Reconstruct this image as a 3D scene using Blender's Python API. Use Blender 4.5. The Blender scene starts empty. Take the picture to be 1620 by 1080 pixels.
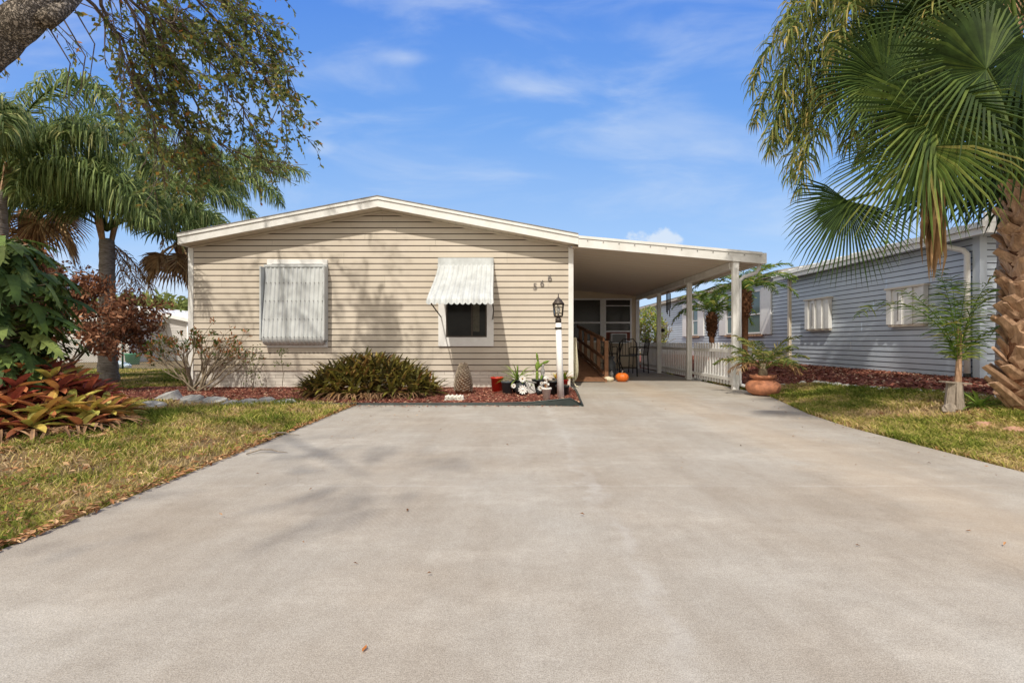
import bpy, math, random
import numpy as np
from mathutils import Vector, Matrix, noise
R = random.Random(7)
sc = bpy.context.scene
col = sc.collection
PI = math.pi
F, H = 720.0, 1.05
def P(px, py, D):            # a point seen at (px,py) of the photo, D metres away
    return Vector(((px-810)*D/F, D, H-(py-540)*D/F))
def G(px, py, z=0.0):        # ground point
    D = (H-z)*F/(py-540); return Vector(((px-810)*D/F, D, z))
V = Vector
# ------------------------------------------------------------------ materials
def newmat(name):
    m = bpy.data.materials.new(name); m.use_nodes = True
    nt = m.node_tree; b = nt.nodes['Principled BSDF']; return m, nt, b
def N(nt, t, **kw):
    n = nt.nodes.new(t)
    for k, v in kw.items():
        if k in n.inputs.keys(): n.inputs[k].default_value = v
        else: setattr(n, k, v)
    return n
def c4(c): return (c[0], c[1], c[2], 1)
def mulc(c, k): return tuple(min(1, x*k) for x in c)
def mat(name, c, rough=.6, var=.15, scale=6, bump=.0, bscale=40, metal=0, spec=.4, c2=None, coat=0, stretch=(1,1,1), det=6):
    m, nt, b = newmat(name); L = nt.links.new
    tc = N(nt, 'ShaderNodeTexCoord'); mp = N(nt, 'ShaderNodeMapping'); mp.inputs['Scale'].default_value = stretch
    L(tc.outputs['Object'], mp.inputs[0])
    no = N(nt, 'ShaderNodeTexNoise', Scale=scale, Detail=det, Roughness=.65); L(mp.outputs[0], no.inputs['Vector'])
    r = N(nt, 'ShaderNodeValToRGB'); L(no.outputs['Fac'], r.inputs[0])
    r.color_ramp.elements[0].position = .3; r.color_ramp.elements[1].position = .7
    r.color_ramp.elements[0].color = c4(c2 if c2 else mulc(c, 1-var)); r.color_ramp.elements[1].color = c4(mulc(c, 1+var*.6))
    L(r.outputs[0], b.inputs['Base Color'])
    b.inputs['Roughness'].default_value = rough; b.inputs['Metallic'].default_value = metal
    b.inputs['Specular IOR Level'].default_value = spec
    if bump:
        n2 = N(nt, 'ShaderNodeTexNoise', Scale=bscale, Detail=5); L(mp.outputs[0], n2.inputs['Vector'])
        bp = N(nt, 'ShaderNodeBump', Strength=bump, Distance=.02); L(n2.outputs['Fac'], bp.inputs['Height']); L(bp.outputs[0], b.inputs['Normal'])
    return m
def leafmat(name, cols, trans=.35, rough=.45, spec=.35):
    rough = max(rough, .55); spec *= .45
    # cols: list of (pos,color) over the per-face value 'rnd'
    m, nt, b = newmat(name); L = nt.links.new
    at = N(nt, 'ShaderNodeAttribute'); at.attribute_name = 'rnd'
    r = N(nt, 'ShaderNodeValToRGB'); L(at.outputs['Fac'], r.inputs[0])
    els = r.color_ramp.elements
    els[0].position, els[0].color = cols[0][0], c4(cols[0][1]); els[1].position, els[1].color = cols[-1][0], c4(cols[-1][1])
    for p, c in cols[1:-1]:
        e = els.new(p); e.color = c4(c)
    tc = N(nt, 'ShaderNodeTexCoord'); no = N(nt, 'ShaderNodeTexNoise', Scale=9, Detail=3); L(tc.outputs['Object'], no.inputs['Vector'])
    hs = N(nt, 'ShaderNodeHueSaturation'); L(r.outputs[0], hs.inputs['Color'])
    mr = N(nt, 'ShaderNodeMapRange'); mr.inputs[1].default_value = .3; mr.inputs[2].default_value = .7; mr.inputs[3].default_value = .7; mr.inputs[4].default_value = 1.3
    L(no.outputs['Fac'], mr.inputs[0]); L(mr.outputs[0], hs.inputs['Value'])
    L(hs.outputs[0], b.inputs['Base Color']); b.inputs['Roughness'].default_value = rough; b.inputs['Specular IOR Level'].default_value = spec
    tr = N(nt, 'ShaderNodeBsdfTranslucent'); L(hs.outputs[0], tr.inputs['Color'])
    mx = N(nt, 'ShaderNodeMixShader'); mx.inputs[0].default_value = trans
    out = nt.nodes['Material Output']; L(b.outputs[0], mx.inputs[1]); L(tr.outputs[0], mx.inputs[2]); L(mx.outputs[0], out.inputs['Surface'])
    return m
M = {}
def sidingmat(name, c, cl):
    m, nt, b = newmat(name); L = nt.links.new
    tc = N(nt, 'ShaderNodeTexCoord')
    mp = N(nt, 'ShaderNodeMapping'); mp.inputs['Scale'].default_value = (1, 1, .55); L(tc.outputs['Object'], mp.inputs[0])
    no = N(nt, 'ShaderNodeTexNoise', Scale=1.3, Detail=7, Roughness=.6); L(mp.outputs[0], no.inputs['Vector'])
    r = N(nt, 'ShaderNodeValToRGB'); L(no.outputs['Fac'], r.inputs[0])
    r.color_ramp.elements[0].position = .3; r.color_ramp.elements[0].color = c4(cl); r.color_ramp.elements[1].position = .72; r.color_ramp.elements[1].color = c4(c)
    mp2 = N(nt, 'ShaderNodeMapping'); mp2.inputs['Scale'].default_value = (.6, .6, 60); L(tc.outputs['Object'], mp2.inputs[0])
    n2 = N(nt, 'ShaderNodeTexNoise', Scale=3, Detail=4); L(mp2.outputs[0], n2.inputs['Vector'])
    mx = N(nt, 'ShaderNodeMix', data_type='RGBA', blend_type='MULTIPLY'); mx.inputs[0].default_value = .25
    L(r.outputs[0], mx.inputs[6]); L(n2.outputs['Fac'], mx.inputs[7])
    at = N(nt, 'ShaderNodeAttribute'); at.attribute_name = 'rnd'; mr = N(nt, 'ShaderNodeMapRange'); L(at.outputs['Fac'], mr.inputs[0]); mr.inputs[3].default_value = .93; mr.inputs[4].default_value = 1.05
    # grime near the ground
    sp = N(nt, 'ShaderNodeSeparateXYZ'); L(tc.outputs['Object'], sp.inputs[0]); g1 = N(nt, 'ShaderNodeMath', operation='MULTIPLY_ADD'); L(no.outputs['Fac'], g1.inputs[0]); g1.inputs[1].default_value = .9; L(sp.outputs['Z'], g1.inputs[2])
    g2 = N(nt, 'ShaderNodeMapRange'); L(g1.outputs[0], g2.inputs[0]); g2.inputs[1].default_value = .75; g2.inputs[2].default_value = 1.5; g2.inputs[3].default_value = .86; g2.inputs[4].default_value = 1
    m3 = N(nt, 'ShaderNodeMath', operation='MULTIPLY'); L(mr.outputs[0], m3.inputs[0]); L(g2.outputs[0], m3.inputs[1])
    hs = N(nt, 'ShaderNodeHueSaturation'); L(mx.outputs[2], hs.inputs['Color']); L(m3.outputs[0], hs.inputs['Value']); L(hs.outputs[0], b.inputs['Base Color'])
    bp = N(nt, 'ShaderNodeBump', Strength=.12, Distance=.01); L(n2.outputs['Fac'], bp.inputs['Height']); L(bp.outputs[0], b.inputs['Normal'])
    b.inputs['Roughness'].default_value = .55; b.inputs['Specular IOR Level'].default_value = .3
    return m
M['siding'] = sidingmat('beige vinyl', (.72,.645,.545), (.62,.55,.455))
M['siding_blue'] = sidingmat('blue grey vinyl', (.66,.74,.83), (.57,.65,.75))
M['siding_white'] = sidingmat('white vinyl', (.72,.70,.68), (.62,.6,.58))
M['lapshadow'] = mat('beige seam', (.075,.055,.035), .8, .3, 3)  # shadow under the siding laps, put into the colour of thin strips
M['lapshadowblue'] = mat('blue seam', (.12,.135,.165), .8, .2, 3)
M['white'] = mat('white aluminium', (.80,.80,.79), .45, .1, 3, .02, 30, c2=(.68,.68,.65))
M['whiteclean'] = mat('white paint', (.8,.8,.79), .5, .06, 8)
M['soffit'] = mat('soffit', (.66,.60,.50), .6, .08, 8)
M['ceiling'] = mat('carport ceiling', (.72,.64,.54), .55, .06, 3, stretch=(.4,6,1))
M['awning'] = mat('awning aluminium', (.57,.60,.61), .45, .1, 3.2, .0, 40, c2=(.41,.43,.43), stretch=(1.5,1,.8))
M['shingle'] = mat('shingles', (.28,.27,.26), .95, .3, 14, .5, 50)
M['blackmetal'] = mat('black metal', (.03,.026,.022), .45, .3, 20, metal=.3)
M['darkmetal'] = mat('bronze metal', (.07,.055,.045), .5, .3, 20, metal=.4)
M['wood'] = mat('stained wood', (.27,.135,.07), .7, .35, 8, .2, 40, stretch=(1,.2,3))
M['woodgrey'] = mat('weathered wood', (.32,.27,.22), .9, .4, 12, .5, 50, stretch=(2,2,.4))
M['pumpkin'] = mat('pumpkin', (.75,.17,.02), .45, .15, 8)
M['cream'] = mat('cream squash', (.72,.66,.48), .6, .2, 14)
M['hose'] = mat('cream hose', (.66,.62,.46), .5, .1, 20)
M['galv'] = mat('galvanised', (.16,.17,.18), .5, .3, 14, metal=.4)
M['redpot'] = mat('red glaze', (.50,.025,.015), .35, .15, 15)
M['blackpot'] = mat('black plastic', (.022,.026,.03), .45, .3, 12)
M['greypot'] = mat('slate plastic', (.05,.065,.08), .5, .2, 12)
M['whitepot'] = mat('white ceramic', (.72,.71,.68), .4, .12, 18)
M['terra'] = mat('terracotta', (.50,.21,.11), .8, .3, 9, .3, 40, c2=(.24,.10,.06))
M['statue'] = mat('grey stone', (.32,.31,.30), .85, .25, 30, .3, 80)
M['slate'] = mat('slate', (.42,.42,.40), .85, .35, 8, .5, 30, c2=(.16,.16,.16))
M['pale'] = mat('pale stone', (.72,.7,.64), .85, .25, 20, .5, 40)
M['pink'] = mat('pink stone', (.55,.33,.25), .9, .35, 8, .5, 24, c2=(.33,.16,.10))
M['soil'] = mat('potting soil', (.06,.035,.02), .95, .4, 40, .6, 90)
M['edging'] = mat('black edging', (.02,.03,.028), .4, .4, 6, .1, 20)
M['greenpaint'] = mat('green paint', (.02,.07,.05), .5, .2, 20)
M['greenplastic'] = mat('green plastic', (.03,.28,.14), .45, .2, 20)
M['blueplastic'] = mat('blue plastic', (.25,.45,.62), .45, .4, 20, c2=(.7,.7,.7))
M['acgrille'] = mat('ac grille', (.22,.22,.21), .6, .3, 60, stretch=(1,1,8))
M['redbrown'] = mat('redbrown board', (.22,.07,.04), .7, .2, 10)
M['beigewall'] = mat('beige wall', (.62,.52,.38), .6, .08, 3)
M['cable'] = mat('dark rubber', (.02,.02,.02), .5, .1, 10)
def glass(name, c, rough=.06, spec=.5, blinds=0):
    m, nt, b = newmat(name); L = nt.links.new
    tc = N(nt, 'ShaderNodeTexCoord')
    if blinds:
        w = N(nt, 'ShaderNodeTexWave', Scale=blinds, Distortion=.3); w.bands_direction = 'Z'; L(tc.outputs['Object'], w.inputs[0])
    else:
        w = N(nt, 'ShaderNodeTexNoise', Scale=2.5, Detail=3); L(tc.outputs['Object'], w.inputs['Vector'])
    r = N(nt, 'ShaderNodeValToRGB'); L(w.outputs['Fac'] if 'Fac' in w.outputs.keys() else w.outputs[1], r.inputs[0])
    r.color_ramp.elements[0].position = .3; r.color_ramp.elements[0].color = c4(mulc(c, .6)); r.color_ramp.elements[1].color = c4(mulc(c, 1.4)); r.color_ramp.elements[1].position = .75
    L(r.outputs[0], b.inputs['Base Color']); b.inputs['Roughness'].default_value = rough; b.inputs['Specular IOR Level'].default_value = spec
    return m
M['glassdark'] = glass('dark glass', (.018,.018,.017), .12, .12)
M['glassporch'] = glass('porch glass with blinds', (.05,.047,.04), .15, .25, 11)
M['glassgreen'] = glass('green grey glass', (.12,.18,.17), .1, .35, 9)
m, nt, b = newmat('clear lamp glass'); b.inputs['Base Color'].default_value = (.85,.85,.82,1); b.inputs['Roughness'].default_value = .05; b.inputs['Transmission Weight'].default_value = 1; b.inputs['IOR'].default_value = 1.1; M['clear'] = m
# brick-look skirting
def brickmat(name, c, mort, axis='X'):
    m, nt, b = newmat(name); L = nt.links.new
    tc = N(nt, 'ShaderNodeTexCoord'); sp = N(nt, 'ShaderNodeSeparateXYZ'); L(tc.outputs['Object'], sp.inputs[0])
    cb = N(nt, 'ShaderNodeCombineXYZ'); L(sp.outputs[axis], cb.inputs[0]); L(sp.outputs['Z'], cb.inputs[1])
    br = N(nt, 'ShaderNodeTexBrick'); L(cb.outputs[0], br.inputs['Vector']); br.inputs['Scale'].default_value = 1
    br.inputs['Brick Width'].default_value = .4; br.inputs['Row Height'].default_value = .075; br.inputs['Mortar Size'].default_value = .006; br.inputs['Mortar Smooth'].default_value = .3
    br.inputs['Color1'].default_value = c4(c); br.inputs['Color2'].default_value = c4(mulc(c, .9)); br.inputs['Mortar'].default_value = c4(mort)
    no = N(nt, 'ShaderNodeTexNoise', Scale=3, Detail=6); L(tc.outputs['Object'], no.inputs['Vector'])
    mx = N(nt, 'ShaderNodeMix', data_type='RGBA', blend_type='MULTIPLY'); mx.inputs[0].default_value = .4
    L(br.outputs['Color'], mx.inputs[6]); L(no.outputs['Fac'], mx.inputs[7]); 
    hs = N(nt, 'ShaderNodeHueSaturation'); hs.inputs['Value'].default_value = 1.2; L(mx.outputs[2], hs.inputs['Color']); L(hs.outputs[0], b.inputs['Base Color'])
    bp = N(nt, 'ShaderNodeBump', Strength=.4, Distance=.01, invert=True); L(br.outputs['Fac'], bp.inputs['Height']); L(bp.outputs[0], b.inputs['Normal'])
    b.inputs['Roughness'].default_value = .6
    return m
M['skirt'] = brickmat('white brick skirting', (.74,.70,.63), (.42,.38,.33))
M['skirt_side'] = brickmat('white brick skirting side', (.68,.67,.66), (.42,.4,.4), 'Y')
# concrete
def concrete():
    m, nt, b = newmat('driveway concrete'); L = nt.links.new
    tc = N(nt, 'ShaderNodeTexCoord')
    def noi(s, d, stretch=(1,1,1), rg=.6):
        mp = N(nt, 'ShaderNodeMapping'); mp.inputs['Scale'].default_value = stretch; L(tc.outputs['Object'], mp.inputs[0])
        n = N(nt, 'ShaderNodeTexNoise', Scale=s, Detail=d, Roughness=rg); L(mp.outputs[0], n.inputs['Vector']); return n.outputs['Fac']
    def ramp(f, a, ca, bb, cb_):
        r = N(nt, 'ShaderNodeValToRGB'); L(f, r.inputs[0]); e = r.color_ramp.elements
        e[0].position = a; e[0].color = c4(ca); e[1].position = bb; e[1].color = c4(cb_); return r.outputs[0]
    def mix(kind, fac, a, bb):
        x = N(nt, 'ShaderNodeMix', data_type='RGBA', blend_type=kind)
        if isinstance(fac, float): x.inputs[0].default_value = fac
        else: L(fac, x.inputs[0])
        L(a, x.inputs[6]); L(bb, x.inputs[7]); return x.outputs[2]
    base = ramp(noi(.55, 4), .35, (.365,.325,.275), .65, (.41,.39,.355))
    pale = ramp(noi(1.3, 6, (.7,1.6,1), .7), .48, (1,1,1), .68, (1.18,1.19,1.20))
    dark = ramp(noi(.9, 5, (2.2,.5,1), .7), .3, (.86,.84,.82), .55, (1,1,1))
    speck = mix('MULTIPLY', 1.0, ramp(noi(230, 2, rg=.8), .34, (.55,.53,.51), .6, (1.18,1.18,1.17)), ramp(noi(70, 3, rg=.8), .35, (.84,.83,.82), .6, (1.07,1.07,1.07)))
    mott = ramp(noi(11, 8, rg=.75), .3, (.91,.90,.89), .62, (1.04,1.04,1.04))
    blot = ramp(noi(2.6, 3), .70, (1,1,1), .8, (.80,.75,.70))
    c = mix('MULTIPLY', 1.0, base, pale); c = mix('MULTIPLY', 1.0, c, dark); c = mix('MULTIPLY', 1.0, c, mott); c = mix('MULTIPLY', .8, c, speck); c = mix('MULTIPLY', .8, c, blot)
    # seams: across at Y=3.3, along at X=.56 ; soft stained bands
    sp = N(nt, 'ShaderNodeSeparateXYZ'); L(tc.outputs['Object'], sp.inputs[0])
    wob = noi(3, 3)
    def band(axis, pos, half, wobble=.0):
        a = N(nt, 'ShaderNodeMath', operation='SUBTRACT'); L(sp.outputs[axis], a.inputs[0]); a.inputs[1].default_value = pos
        w = N(nt, 'ShaderNodeMath', operation='MULTIPLY_ADD'); L(wob, w.inputs[0]); w.inputs[1].default_value = wobble; w.inputs[2].default_value = -wobble/2
        s = N(nt, 'ShaderNodeMath', operation='ADD'); L(a.outputs[0], s.inputs[0]); L(w.outputs[0], s.inputs[1])
        ab = N(nt, 'ShaderNodeMath', operation='ABSOLUTE'); L(s.outputs[0], ab.inputs[0])
        mr = N(nt, 'ShaderNodeMapRange', interpolation_type='SMOOTHSTEP'); L(ab.outputs[0], mr.inputs[0]); mr.inputs[1].default_value = half; mr.inputs[2].default_value = 0; mr.inputs[3].default_value = 0; mr.inputs[4].default_value = 1
        return mr.outputs[0]
    def fade(f, k):
        x = N(nt, 'ShaderNodeMath', operation='MULTIPLY'); L(f, x.inputs[0]); x.inputs[1].default_value = k; return x.outputs[0]
    col_l = N(nt, 'ShaderNodeRGB'); col_l.outputs[0].default_value = (.60,.60,.60,1)
    col_d = N(nt, 'ShaderNodeRGB'); col_d.outputs[0].default_value = (.26,.22,.18,1)
    col_t = N(nt, 'ShaderNodeRGB'); col_t.outputs[0].default_value = (.52,.38,.24,1)
    def fm(f, g):
        x = N(nt, 'ShaderNodeMath', operation='MULTIPLY'); L(f, x.inputs[0]); L(g, x.inputs[1]); return x.outputs[0]
    patchy = N(nt, 'ShaderNodeMapRange'); L(noi(1.7, 4), patchy.inputs[0]); patchy.inputs[1].default_value = .35; patchy.inputs[2].default_value = .65
    c = mix('MIX', fm(fade(band('X', .56, .10, .6), .22), patchy.outputs[0]), c, col_l.outputs[0])
    c = mix('MIX', fm(fade(band('Y', 3.31, .035, .12), .14), patchy.outputs[0]), c, col_l.outputs[0])
    c = mix('MIX', fm(fade(band('Y', 3.29, .008, .05), .35), patchy.outputs[0]), c, col_d.outputs[0])
    c = mix('MIX', fade(band('X', 2.9, .8, .9), .22), c, col_t.outputs[0])
    c = mix('MIX', fm(fade(band('X', 3.1, .18, .5), .28), patchy.outputs[0]), c, col_d.outputs[0])
    vo = N(nt, 'ShaderNodeTexVoronoi', Scale=.42, feature='DISTANCE_TO_EDGE'); ds = N(nt, 'ShaderNodeMix', data_type='RGBA', blend_type='ADD'); ds.inputs[0].default_value = .35
    nn_ = N(nt, 'ShaderNodeTexNoise', Scale=3.5, Detail=6); L(tc.outputs['Object'], nn_.inputs['Vector']); L(tc.outputs['Object'], ds.inputs[6]); L(nn_.outputs['Color'], ds.inputs[7]); L(ds.outputs[2], vo.inputs['Vector'])
    cr_ = N(nt, 'ShaderNodeMapRange'); L(vo.outputs['Distance'], cr_.inputs[0]); cr_.inputs[1].default_value = .0; cr_.inputs[2].default_value = .0035; cr_.inputs[3].default_value = 1; cr_.inputs[4].default_value = 0
    pm = N(nt, 'ShaderNodeMapRange'); L(noi(.8, 2), pm.inputs[0]); pm.inputs[1].default_value = .52; pm.inputs[2].default_value = .6
    c = mix('MIX', fade(fm(cr_.outputs[0], pm.outputs[0]), .45), c, col_d.outputs[0])
    spots = N(nt, 'ShaderNodeTexVoronoi', Scale=3.2); L(tc.outputs['Object'], spots.inputs['Vector']); sr = N(nt, 'ShaderNodeMapRange'); L(spots.outputs['Distance'], sr.inputs[0]); sr.inputs[1].default_value = .02; sr.inputs[2].default_value = .05; sr.inputs[3].default_value = 1; sr.inputs[4].default_value = 0
    c = mix('MIX', fade(fm(sr.outputs[0], pm.outputs[0]), .5), c, col_d.outputs[0])
    # curved tyre scuffs
    wv = N(nt, 'ShaderNodeTexWave', wave_type='RINGS', rings_direction='Z', Scale=11, Distortion=1.5, Detail=2); mw = N(nt, 'ShaderNodeMapping'); mw.inputs['Location'].default_value = (2.6,-1.2,0); L(tc.outputs['Object'], mw.inputs[0]); L(mw.outputs[0], wv.inputs['Vector'])
    dm = N(nt, 'ShaderNodeVectorMath', operation='DISTANCE'); L(tc.outputs['Object'], dm.inputs[0]); dm.inputs[1].default_value = (-.75,2.75,0)
    dr_ = N(nt, 'ShaderNodeMapRange', interpolation_type='SMOOTHSTEP'); L(dm.outputs['Value'], dr_.inputs[0]); dr_.inputs[1].default_value = .45; dr_.inputs[2].default_value = .1; dr_.inputs[3].default_value = 0; dr_.inputs[4].default_value = .22
    c = mix('MIX', fm(dr_.outputs[0], wv.outputs['Fac']), c, col_d.outputs[0])
    L(c, b.inputs['Base Color']); b.inputs['Roughness'].default_value = .88; b.inputs['Specular IOR Level'].default_value = .25
    bp = N(nt, 'ShaderNodeBump', Strength=.35, Distance=.004); L(noi(160, 3), bp.inputs['Height']); L(bp.outputs[0], b.inputs['Normal'])
    return m
M['concrete'] = concrete()
M['lawn'] = mat('lawn soil', (.19,.14,.055), .95, .5, 2.2, .6, 60, c2=(.13,.085,.045), det=9)
M['mulch'] = mat('red mulch', (.20,.06,.04), .95, .5, 30, .8, 90, c2=(.09,.025,.018))
M['chips'] = leafmat('mulch chips', [(0,(.09,.03,.02)),(.4,(.22,.075,.05)),(.72,(.32,.13,.09)),(.9,(.40,.23,.15)),(1,(.62,.48,.34))], 0, .9, .2)
M['grass'] = leafmat('grass blades', [(0,(.12,.16,.025)),(.25,(.23,.27,.045)),(.45,(.40,.38,.09)),(.62,(.54,.42,.17)),(1,(.60,.44,.26))], .3, .6, .2)
M['litter'] = leafmat('dry leaves', [(0,(.12,.06,.03)),(.5,(.34,.16,.07)),(.8,(.48,.27,.13)),(1,(.60,.42,.25))], .15, .8, .2)
M['palm'] = leafmat('palm green', [(0,(.07,.11,.035)),(.5,(.17,.24,.075)),(.85,(.30,.37,.13)),(1,(.46,.44,.18))], .35, .4, .5)
M['palmyellow'] = leafmat('palm yellowing', [(0,(.08,.12,.03)),(.55,(.17,.22,.055)),(.8,(.34,.32,.09)),(1,(.50,.38,.13))], .4, .45, .4)
M['palmlight'] = leafmat('palm light green', [(0,(.08,.15,.03)),(.6,(.17,.28,.05)),(.9,(.34,.38,.08)),(1,(.55,.42,.1))], .4, .45, .4)
M['fan'] = leafmat('fan palm green', [(0,(.02,.042,.012)),(.4,(.05,.09,.02)),(.75,(.12,.175,.035)),(.93,(.25,.29,.07)),(1,(.50,.43,.15))], .35, .35, .5)
M['deadfrond'] = leafmat('dead frond', [(0,(.17,.10,.05)),(.5,(.42,.26,.13)),(1,(.62,.46,.26))], .2, .8, .2)
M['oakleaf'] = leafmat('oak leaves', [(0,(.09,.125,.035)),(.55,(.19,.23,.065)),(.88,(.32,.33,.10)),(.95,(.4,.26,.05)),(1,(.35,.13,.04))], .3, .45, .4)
M['brownleaf'] = leafmat('dead brown leaves', [(0,(.12,.05,.03)),(.5,(.30,.135,.075)),(1,(.48,.26,.15))], .2, .7, .2)
M['lobed'] = leafmat('lobed leaves', [(0,(.05,.09,.02)),(.5,(.13,.20,.045)),(.93,(.28,.35,.10)),(1,(.4,.3,.1))], .25, .35, .5)
M['brom'] = leafmat('bromeliad red', [(0,(.13,.04,.03)),(.25,(.38,.09,.06)),(.5,(.54,.22,.09)),(.7,(.58,.45,.11)),(.85,(.38,.42,.09)),(1,(.72,.62,.2))], .25, .35, .5)
M['bromolive'] = leafmat('bromeliad olive', [(0,(.05,.04,.02)),(.4,(.13,.12,.03)),(.68,(.26,.23,.045)),(.85,(.20,.08,.035)),(1,(.50,.42,.11))], .25, .35, .5)
M['bromdry'] = leafmat('bromeliad dry', [(0,(.13,.07,.04)),(1,(.40,.25,.14))], .1, .9, .1)
M['shrub'] = leafmat('shrub leaves', [(0,(.05,.09,.02)),(.4,(.12,.17,.04)),(.55,(.34,.14,.06)),(1,(.5,.22,.1))], .25, .6, .3)
M['green'] = leafmat('bright green', [(0,(.10,.19,.03)),(1,(.32,.42,.08))], .3, .45, .4)
M['croton'] = leafmat('croton leaves', [(0,(.10,.20,.03)),(.5,(.38,.42,.06)),(.75,(.6,.33,.07)),(1,(.6,.15,.05))], .3, .4, .4)
M['rosy'] = leafmat('variegated bush', [(0,(.10,.19,.03)),(.5,(.25,.33,.06)),(.8,(.5,.48,.1)),(1,(.55,.25,.12))], .3, .45, .4)
M['petal'] = mat('white petals', (.8,.8,.77), .5, .05, 10)
M['yellow'] = mat('ochre centre', (.35,.2,.05), .6, .2, 30)
M['bark'] = mat('oak bark', (.30,.25,.20), .95, .5, 14, 1.0, 26, c2=(.10,.08,.065), stretch=(1,1,.6))
def barkmat():
    m, nt, b = newmat('oak bark'); L = nt.links.new; tc = N(nt, 'ShaderNodeTexCoord')
    no = N(nt, 'ShaderNodeTexNoise', Scale=7, Detail=8, Roughness=.7); L(tc.outputs['Object'], no.inputs['Vector'])
    ad = N(nt, 'ShaderNodeMix', data_type='RGBA', blend_type='ADD'); ad.inputs[0].default_value = .25; L(tc.outputs['Object'], ad.inputs[6]); L(no.outputs['Color'], ad.inputs[7])
    mp = N(nt, 'ShaderNodeMapping'); mp.inputs['Scale'].default_value = (1.6,1,1); L(ad.outputs[2], mp.inputs[0])
    vo = N(nt, 'ShaderNodeTexVoronoi', Scale=22, feature='DISTANCE_TO_EDGE'); L(mp.outputs[0], vo.inputs['Vector'])
    r = N(nt, 'ShaderNodeValToRGB'); L(vo.outputs['Distance'], r.inputs[0]); e = r.color_ramp.elements; e[0].position = .0; e[0].color = (.08,.065,.05,1); e[1].position = .2; e[1].color = (.55,.49,.42,1)
    mx = N(nt, 'ShaderNodeMix', data_type='RGBA', blend_type='MULTIPLY'); mx.inputs[0].default_value = .8; L(r.outputs[0], mx.inputs[6]); r2 = N(nt, 'ShaderNodeValToRGB'); L(no.outputs['Fac'], r2.inputs[0]); r2.color_ramp.elements[0].position = .35; r2.color_ramp.elements[0].color = (.35,.32,.28,1); r2.color_ramp.elements[1].position = .62; r2.color_ramp.elements[1].color = (1.1,1.08,1.05,1)
    L(r2.outputs[0], mx.inputs[7]); L(mx.outputs[2], b.inputs['Base Color']); b.inputs['Roughness'].default_value = .95; b.inputs['Specular IOR Level'].default_value = .1
    bp = N(nt, 'ShaderNodeBump', Strength=1, Distance=.03); L(mx.outputs[2], bp.inputs['Height']); L(bp.outputs[0], b.inputs['Normal']); return m
M['bark'] = barkmat()
M['twig'] = mat('twig bark', (.16,.12,.09), .9, .3, 20)
M['palmbark'] = mat('palm bark', (.36,.33,.30), .9, .4, 9, .8, 20, c2=(.15,.12,.10), stretch=(1,1,5))
M['boot'] = mat('palm boots', (.56,.37,.24), .95, .4, 6, .6, 60, c2=(.22,.12,.07), stretch=(2.5,2.5,1), det=8)
M['fibre'] = mat('palm fibre', (.17,.075,.035), .95, .5, 16, 1.0, 60)
M['stem'] = mat('shrub stems', (.27,.22,.15), .85, .35, 25, .2, 50)
M['stump'] = mat('cycad scales', (.45,.38,.29), .9, .4, 14, .5, 40, c2=(.17,.13,.10))
M['petiole'] = mat('petiole', (.20,.21,.06), .5, .25, 8)
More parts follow.
